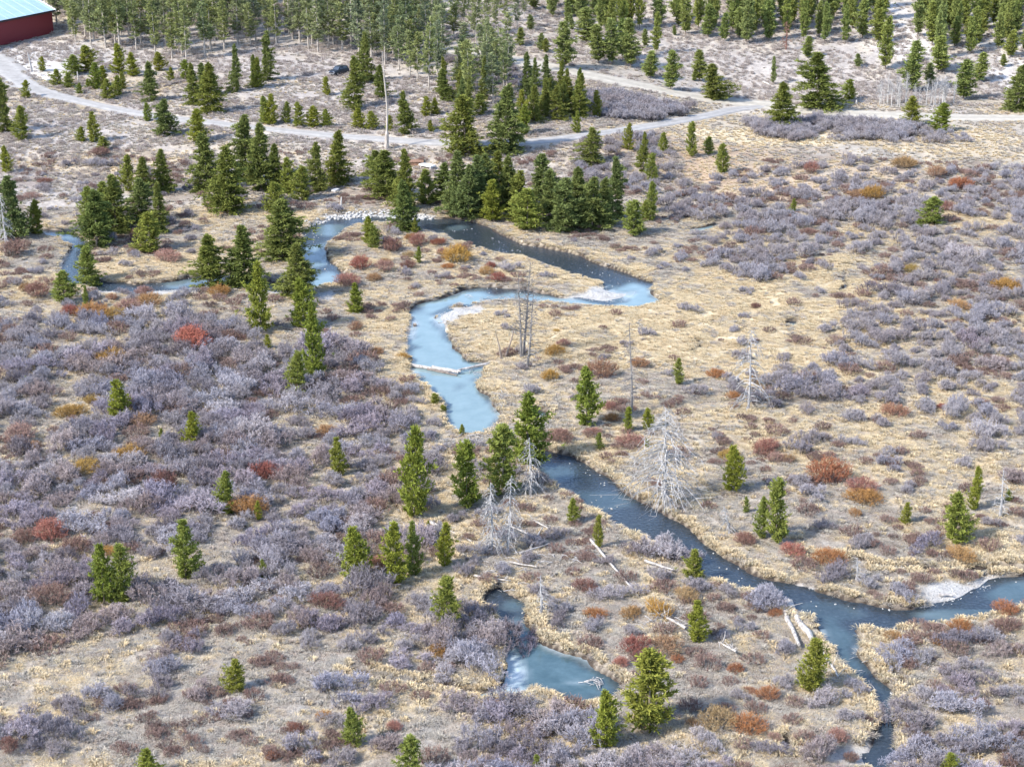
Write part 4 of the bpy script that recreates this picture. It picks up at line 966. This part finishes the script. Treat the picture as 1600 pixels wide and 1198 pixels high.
O_PX = [(716,410,44),(638,400,20),(868,555,38),(938,590,46),(998,574,26),(860,594,28),(956,659,34),(1295,752,60),(1350,785,54),(1336,806,22),(1502,872,50),(1230,720,22),(1362,312,38),(1410,264,46),(1462,278,40),(1500,294,44),(1424,427,22),
 (555,514,28),(110,652,44),(225,666,34),(48,700,30),(172,868,28),(505,1120,28),(427,1186,26),(1081,1135,28),(1172,1080,22),(1395,995,26),(1500,988,38),(1465,1010,28),(985,962,40),(1212,960,26),(1295,880,42),(1058,1034,24),(590,552,24),(685,385,24),(1415,262,30),
 (1150,1050,24),(1340,310,30),(175,470,20),(290,495,18),(1180,600,30),(700,420,22),(585,438,30),(630,560,20),(1570,960,50)]
for lst, k in ((R_PX, 'red'), (O_PX, 'orange')):
    for (px, py, w) in lst:
        x, y = ground(px, py); wd = wd1(x, y)
        if wd < .2: continue
        s = w / ppm(x, y) / 3.0 * 1.08; SHRUBS[k].append((x, y, s)); add_grid(x, y, 3.0 * s)
SH_ZONES = [
 ([(0,505),(60,505),(200,492),(330,505),(420,535),(560,560),(620,620),(650,690),(690,740),(680,800),(640,900),(600,935),(450,930),(330,965),(200,990),(-30,1050),(-30,505)], 2.4, (.88,.015,.015,.09), (.95,1.6), 'in the dense grey thicket'),
 ([(-20,1130),(60,1110),(180,1080),(270,1000),(310,1010),(240,1080),(150,1130),(30,1190),(-20,1190)], 2.3, (.9,.0,.0,.1), (.8,1.2), 'in the diagonal willow band on the grey slope'),
 ([(230,960),(420,920),(600,935),(760,960),(790,1080),(700,1080),(560,1040),(400,1000),(250,1010)], 2.7, (.72,.05,.03,.2), (.75,1.2), 'between the grey slope and the frozen pond'),
 ([(690,960),(770,960),(785,1060),(750,1090),(680,1070)], 1.8, (1,0,0,0), (1.0,1.5), 'on the bank of the frozen pond'),
 ([(760,1110),(900,1110),(1000,1180),(1100,1198),(1100,1240),(740,1240)], 2.3, (.85,.05,.0,.1), (.9,1.4), 'below the frozen pond'),
 ([(540,1080),(740,1090),(740,1240),(430,1240),(480,1120)], 3.0, (.7,.06,.04,.2), (.7,1.2), 'on the grey slope below the willow thicket'),
 ([(820,900),(940,880),(1150,930),(1230,1020),(1260,1140),(1100,1180),(1060,1050),(960,1040),(870,980)], 2.9, (.42,.1,.08,.4), (.6,1.05), 'on the flat between pond and riffle'),
 ([(1100,1100),(1260,1080),(1370,1060),(1370,1240),(1100,1240)], 2.6, (.35,.15,.05,.45), (.6,1.05), 'on the flat beside the narrow outlet'),
 ([(1400,1000),(1600,980),(1660,1000),(1660,1240),(1390,1240),(1400,1100)], 2.6, (.82,.05,.03,.1), (.8,1.35), 'across the narrow outlet from the fallen logs'),
 ([(1100,780),(1260,800),(1420,880),(1600,850),(1600,900),(1430,940),(1280,925),(1120,870)], 3.0, (.45,.14,.1,.31), (.65,1.1), 'along the bank above the gravel bar'),
 ([(1040,330),(1330,285),(1640,260),(1640,420),(1330,430),(1130,445)], 2.6, (.78,.01,.02,.19), (.6,1.4), 'in the open lavender willow flat'),
 ([(1340,425),(1640,415),(1640,690),(1420,640),(1250,625),(1140,640),(1140,590),(1290,570)], 2.4, (.76,.01,.02,.21), (.6,1.4), 'in the lavender flat above the rust shrubs'),
 ([(1140,445),(1340,430),(1290,570),(1140,590)], 6.0, (.7,.0,.02,.28), (.5,1.0), 'scattered over the pale tussock meadow'),
 ([(1250,600),(1640,640),(1640,840),(1260,800),(1060,720),(1060,640)], 5.6, (.5,.07,.05,.38), (.6,1.1), 'in the straw flat beyond the riffle'),
 ([(1010,300),(1330,250),(1430,260),(1430,300),(1200,350),(1040,350)], 4.0, (.9,.02,.03,.05), (.8,1.3), 'around the rust tinted meadow'),
 ([(890,150),(960,153),(1080,173),(1130,178),(1115,187),(1060,190),(960,186),(925,178)], 1.7, (1,0,0,0), (1.1,1.5), 'in the willow belt between drive and dirt road'),
 ([(1170,196),(1240,192),(1330,196),(1420,200),(1430,216),(1330,219),(1240,222),(1185,212)], 1.7, (1,0,0,0), (1.1,1.5), 'in the willow belt below the dirt road'),
 ([(690,92),(780,102),(830,122),(880,142),(800,136),(720,116)], 2.4, (1,0,0,0), (.8,1.1), 'in the blue grey thicket behind the forest'),
 ([(1410,200),(1510,212),(1500,226),(1380,226)], 3.4, (1,0,0,0), (.8,1.1), 'in the willow patch beside the tan pasture'),
 ([(900,225),(1040,215),(1060,245),(1040,290),(960,310),(900,260)], 3.2, (.93,0,.02,.05), (.8,1.2), 'among small pines below the drive'),
 ([(0,385),(110,390),(110,440),(150,460),(330,455),(420,470),(640,480),(640,560),(560,560),(420,520),(330,495),(60,500),(0,500)], 3.0, (.45,.13,.05,.37), (.6,1.05), 'on the mixed flat below the creek bend'),
 ([(520,365),(620,358),(700,372),(830,405),(920,440),(740,440),(640,470),(560,455),(510,420)], 3.2, (.3,.16,.1,.44), (.5,.9), 'on the shrubby creek island'),
 ([(60,260),(300,250),(330,330),(310,400),(260,420),(130,430),(60,350)], 5.0, (.7,.08,.02,.2), (.5,1.0), 'on the terrace foot above the stony reach'),
 ([(450,330),(320,330),(310,300),(540,330)], 4.2, (.9,.0,.0,.1), (.7,1.1), 'below the pine clump on the terrace'),
 ([(760,370),(1000,380),(1130,380),(1130,430),(1010,420),(900,385)], 4.6, (.7,.04,.03,.23), (.5,.9), 'above the dark creek bend'),
 ([(640,590),(700,700),(640,800),(520,720),(560,600)], 3.6, (.55,.06,.02,.37), (.6,1.0), 'on the straw slope beside the blue pool'),
 ([(780,480),(1140,490),(1140,620),(1060,660),(860,640),(800,590)], 6.0, (.5,.1,.08,.32), (.5,.9), 'in the straw meadow by the bare snags'),
 ([(690,690),(780,700),(850,760),(900,880),(800,920),(700,900),(660,840)], 2.8, (.5,.08,.02,.4), (.6,1.0), 'in the brush below the dam'),
]
brown_pts = []; ZN = {}
for poly, spc, mix, sr, words in SH_ZONES:
    for (x, y, q) in darts(poly, spc, 9000):
        wdv = wd1(x, y)
        if wdv < np.interp(y, [200, 250], [.7, 2.4]) or rd1(x, y) < 1.2: continue
        if grid_at(GM, x, y) > .4: continue
        clump = float(vnoise(x, y, 7.5, 81)) * .7 + float(vnoise(x, y, 3.2, 82)) * .3
        if spc < 3.3 and clump < (.24 if spc < 2.65 else .36): continue                     # clearings between the thickets
        k = random.choices(('willow', 'red', 'orange', 'brown'), (mix[0], mix[1] * .35, mix[2] * .6, mix[3]))[0]
        s = (sr[0] + (sr[1] - sr[0]) * random.random() ** 1.3) * (.72 + .62 * clump)
        if k == 'brown': brown_pts.append((x, y, s)); continue
        SHRUBS[k].append((x, y, s)); ZN[(x, y)] = words
for (px, py, s) in [(1040,868,1.5),(1062,872,1.4),(1020,872,1.2),(1195,948,1.3),(1190,940,1.1),(1085,925,.9),(1290,520,1.0),(150,262,1.1),(1540,680,1.5),(1530,705,1.1),(1265,690,1.0),(1378,668,.9),(1450,640,1.0),(1245,760,1.0),(1440,858,1.1),(1395,712,.8),(1085,618,.9),(1345,855,.8),
   (832,996,1.0),(1490,560,1.2),(1170,430,1.5),(1190,440,1.5),(1350,350,1.5),(1372,345,1.2),(1505,338,1.3),(365,1118,1.1),(310,1092,.9),(90,1180,.8),(935,1075,.5)]:
    x, y = ground(px, py); SHRUBS['willow'].append((x, y, s))
def zone_words(x, y):
    if (x, y) in ZN: return ZN[(x, y)]
    best = 'standing apart in the valley floor'; bd = 1e9
    for poly, spc, mix, sr, words in SH_ZONES:
        c = np.mean([ground(*p) for p in poly], 0); d = math.hypot(c[0] - x, (c[1] - y) * .6)
        if d < bd: bd = d; best = words
    return best
ADJ = {'willow': 'bare grey willow', 'red': 'bare red willow', 'orange': 'bare orange willow'}
TONES = {'willow': [('pale', (1.2, 1.2, 1.2)), ('dark', (.74, .72, .74)), ('bluish', (.95, .98, 1.06)), ('brownish', (1.0, .9, .84)), ('purplish', (1.0, .95, 1.02))],
 'red': [('dull', (.82, .95, .95)), ('bright', (1.15, 1, .95)), ('pinkish', (1.1, 1.25, 1.25))], 'orange': [('golden', (1.05, 1.2, .9)), ('rusty', (.95, .82, .85)), ('tan', (.95, 1.1, 1.3))]}
NEAR = [(q[0], q[1], 'beside a ' + q[3]) for q in TREES if len(q) > 3] + [(q[0], q[1], 'beside a red willow') for q in SHRUBS['red']] + [(q[0], q[1], 'beside an orange willow') for q in SHRUBS['orange']]
for k, meshes, nm in (('willow', WILLOW, 'willow_shrub'), ('red', REDW, 'red_willow_shrub'), ('orange', ORANGEW, 'orange_willow_shrub')):
    L = SHRUBS[k]
    def seen(p):
        u, v = project(p[0], p[1], 0.5); inside = -20 < u < 1620 and -20 < v < 1230
        return -(p[2] * ppm(p[0], p[1])) if inside else 1e3
    L.sort(key=seen)
    for (x, y, s) in L[:300]:
        o = bpy.data.objects.new(nm, random.choice(meshes)); COL.objects.link(o)
        o.location = (x, y, tz(x, y) - .06); sy = s * random.uniform(.75, 1.35); o.scale = (s * random.uniform(.8, 1.4), sy, s * random.uniform(.72, 1.15)); o.rotation_euler = (0, 0, random.uniform(0, 6.28))
        tone, tc_ = random.choice(TONES[k]); o.color = (*tc_, 1)
        nb = ''; bd = 3.2
        for (qx, qy, lb_) in NEAR:
            dd = math.hypot(qx - x, qy - y)
            if .05 < dd < bd: bd = dd; nb = ' ' + lb_
        zw = zone_words(x, y) + nb; sz = 'low small' if s < .75 else 'mid sized' if s < 1.05 else 'large'
        if len(('%s %s %s %s' % (sz, tone, ADJ[k], zw)).split()) > 16: zw = zone_words(x, y)
        tag(o, '%s %s %s %s' % (sz, tone, ADJ[k], zw), 'shrub', '%s %s shrubs %s' % (tone, ADJ[k], zw))
    if len(L) > 300:
        R_ = np.array(L[300:]); scatter('willow_thicket', WILLOW, R_[:, 0], R_[:, 1], R_[:, 2], 'mass of leafless grey lavender willows receding over the flats', 'shrubs', dz=-.06)
print('shrubs', {k: len(v) for k, v in SHRUBS.items()}, 'brown', len(brown_pts), 'trees', len(TREES))

# ------------------------------------------------------------------ countless ground cover
def cover(n, ylo, yhi, r, wfac=.30):
    y = np.sqrt(r.uniform(ylo ** 2, yhi ** 2, n)); x = r.uniform(-1, 1, n) * (y * wfac + 9)
    return x, y
r = np.random.default_rng(77)
def keep(x, y, wmin=.15, rmin=.3, gmax=.35):
    return (water_sd(x, y) > wmin) & (road_d(x, y) > rmin) & (gravel_m(x, y) < gmax)
SHA = np.array([(p[0], p[1]) for k in SHRUBS for p in SHRUBS[k]])
# straw tussocks and dry grass, thick where the ground is straw coloured
x, y = cover(84000, 126, 388, r); c = ground_colour(x, y); k = keep(x, y); x, y, c = x[k], y[k], c[k]
strawness = sstep(c[:, 0] - c[:, 2], .10, .22)
u = r.random(len(x))
m = (u < .12 + .85 * strawness) & (vnoise(x, y, 2.2, 27) > .30)
scatter('straw_grass', STRAWT, x[m], y[m], r.uniform(.4, 1.15, m.sum()) * np.interp(y[m], [180, 240], [1, .75]), 'dry straw grass tussocks over the valley floor', 'grass')
m2 = ~m & (vnoise(x, y, 2.8, 26) > .42)
scatter('dry_grass', DRYT, x[m2], y[m2], r.uniform(.5, 1.2, m2.sum()), 'short grey dry grass between shrubs', 'grass')
x, y = cover(95000, 126, 300, r); k = keep(x, y, .2, .4, .3); x, y = x[k], y[k]; c = ground_colour(x, y)
idx = np.where(r.random(len(x)) < sstep(c[:, 0] - c[:, 2], .06, .22), r.integers(3, 5, len(x)), r.integers(0, 3, len(x)))
scatter('matted_grass', MATT, x, y, r.uniform(.5, 1.2, len(x)), 'thin matted dead grass covering the open ground', 'grass', idx=idx)
# overhanging straw along the cut banks
x, y = cover(90000, 126, 330, r); w = water_sd(x, y); k = (w > .22) & (w < 1.1) & (gravel_m(x, y) < .3); x, y = x[k], y[k]
scatter('bank_grass', STRAWT, x, y, r.uniform(.7, 1.3, len(x)) * np.interp(y, [180, 250], [1, .5]), 'thick straw grass overhanging the creek banks', 'grass')
# low brown shrubs
x, y = cover(9000, 126, 333, r); c = ground_colour(x, y); k = keep(x, y, .8, 1.0, .2) & (c[:, 0] < .50) & (vnoise(x, y, 6, 51) + .35 * vnoise(x, y, 2.5, 52) > .82); x, y = x[k], y[k]
B = np.array(brown_pts); xb = np.concatenate([B[:, 0], x]); yb = np.concatenate([B[:, 1], y]); sb = np.concatenate([B[:, 2] * 1.1, r.uniform(.4, .9, len(x))])
scatter('low_brown_shrubs', BROWNS, xb, yb, sb, 'low dark brown leafless birch scrub', 'shrubs')
# sage on the terrace and the hillside
x, y = cover(26000, 300, 470, r, .31); left = x < 30; c = ground_colour(x, y)
k = keep(x, y, .8, .6, .3) & ((left & (y > 312)) | (y > 384)) & (c.max(1) < .66) & (vnoise(x, y, 8, 61) > .28); x, y = x[k], y[k]
scatter('sage_scrub', SAGES, x, y, r.uniform(.6, 1.6, len(x)), 'dry grey sage clumps on the terrace and hillside', 'shrubs')
x, y = cover(14000, 330, 540, r, .31); k = keep(x, y, .5, .4, .3); x, y = x[k], y[k]
scatter('upland_grass', DRYT, x, y, r.uniform(.6, 1.4, len(x)), 'thin dry grass on the terrace and hillside', 'grass')
# stones: gravel bars, stone lined bank, stream bed
gxs = []; gys = []
for (cx, cy, rx, ry) in GRAVEL_W:
    n = int(min(900, 12 * rx * ry + 60)); an = r.uniform(0, 6.283, n); q = np.sqrt(r.random(n)) * 1.1
    gxs.append(cx + np.cos(an) * q * rx); gys.append(cy + np.sin(an) * q * ry)
x = np.concatenate(gxs); y = np.concatenate(gys); k = (water_sd(x, y) > -.35) & (road_d(x, y) > 1); x, y = x[k], y[k]
scatter('gravel_stones', STONES, x, y, r.uniform(.08, .32, len(x)), 'pale rounded stones of the gravel bars', 'stones')
P = dense([ground(*p) for p in [(494,352),(515,342),(545,336),(580,333),(612,333),(650,337),(690,345)]], 12)
i = r.integers(0, len(P), 420); x = P[i, 0] + r.normal(0, .9, 420); y = P[i, 1] + r.normal(0, 1.2, 420); k = water_sd(x, y) > -.2
scatter('bank_boulders', STONES, x[k], y[k], r.uniform(.35, .95, k.sum()), 'pale boulders lining the outer creek bank', 'stones', dz=.05)
x, y = cover(60000, 126, 330, r); w = water_sd(x, y); ic = blob(ICE_SKY, x, y); k = (w < -.1) & (ic < .45) & (r.random(len(x)) < .3) & (vnoise(x, y, 3, 71) > .55); x, y = x[k], y[k]
scatter('stream_stones', STONES, x, y, r.uniform(.10, .40, len(x)) * r.random(len(x)) ** .5, 'small pale stones breaking the riffle surface', 'stones', z=np.full(len(x), WATER_Z + .01))
# driftwood sticks
def stick(seed):
    q = np.random.default_rng(seed); return mesh_obj('stick', *join([tube([(-.8, 0, .05), (0, q.normal(0, .1), .12 + q.random() * .2), (.8, q.normal(0, .2), .1)], [.045, .04, .02], 4), tube([(0, 0, .15), (.35, .3, .4)], [.025, .01], 3)]), M_dead, link=False)
ST = [stick(900 + i) for i in range(4)]
sx_ = []; sy_ = []
for (px, py, rx, ry, n) in [(730,695,44,14,90),(790,690,40,40,60),(830,850,50,40,60),(790,895,60,22,60),(1040,975,40,18,60),(1330,1075,40,36,50),(935,1062,12,10,14),(770,465,36,6,30),(650,586,16,6,16),(780,630,14,26,40),(745,580,14,6,10),(905,870,60,30,40)]:
    for _ in range(n):
        a, b = ground(px + random.gauss(0, .5) * rx, py + random.gauss(0, .5) * ry); sx_.append(a); sy_.append(b)
sx_ = np.array(sx_); sy_ = np.array(sy_)
scatter('driftwood_sticks', ST, sx_, sy_, r.uniform(.35, 1.0, len(sx_)), 'pale driftwood sticks heaped about the dam and brush', 'sticks', z=np.maximum(terrain(sx_, sy_), WATER_Z) + .05)
for o in list(bpy.data.objects):
    if not o.users_collection: bpy.data.objects.remove(o)
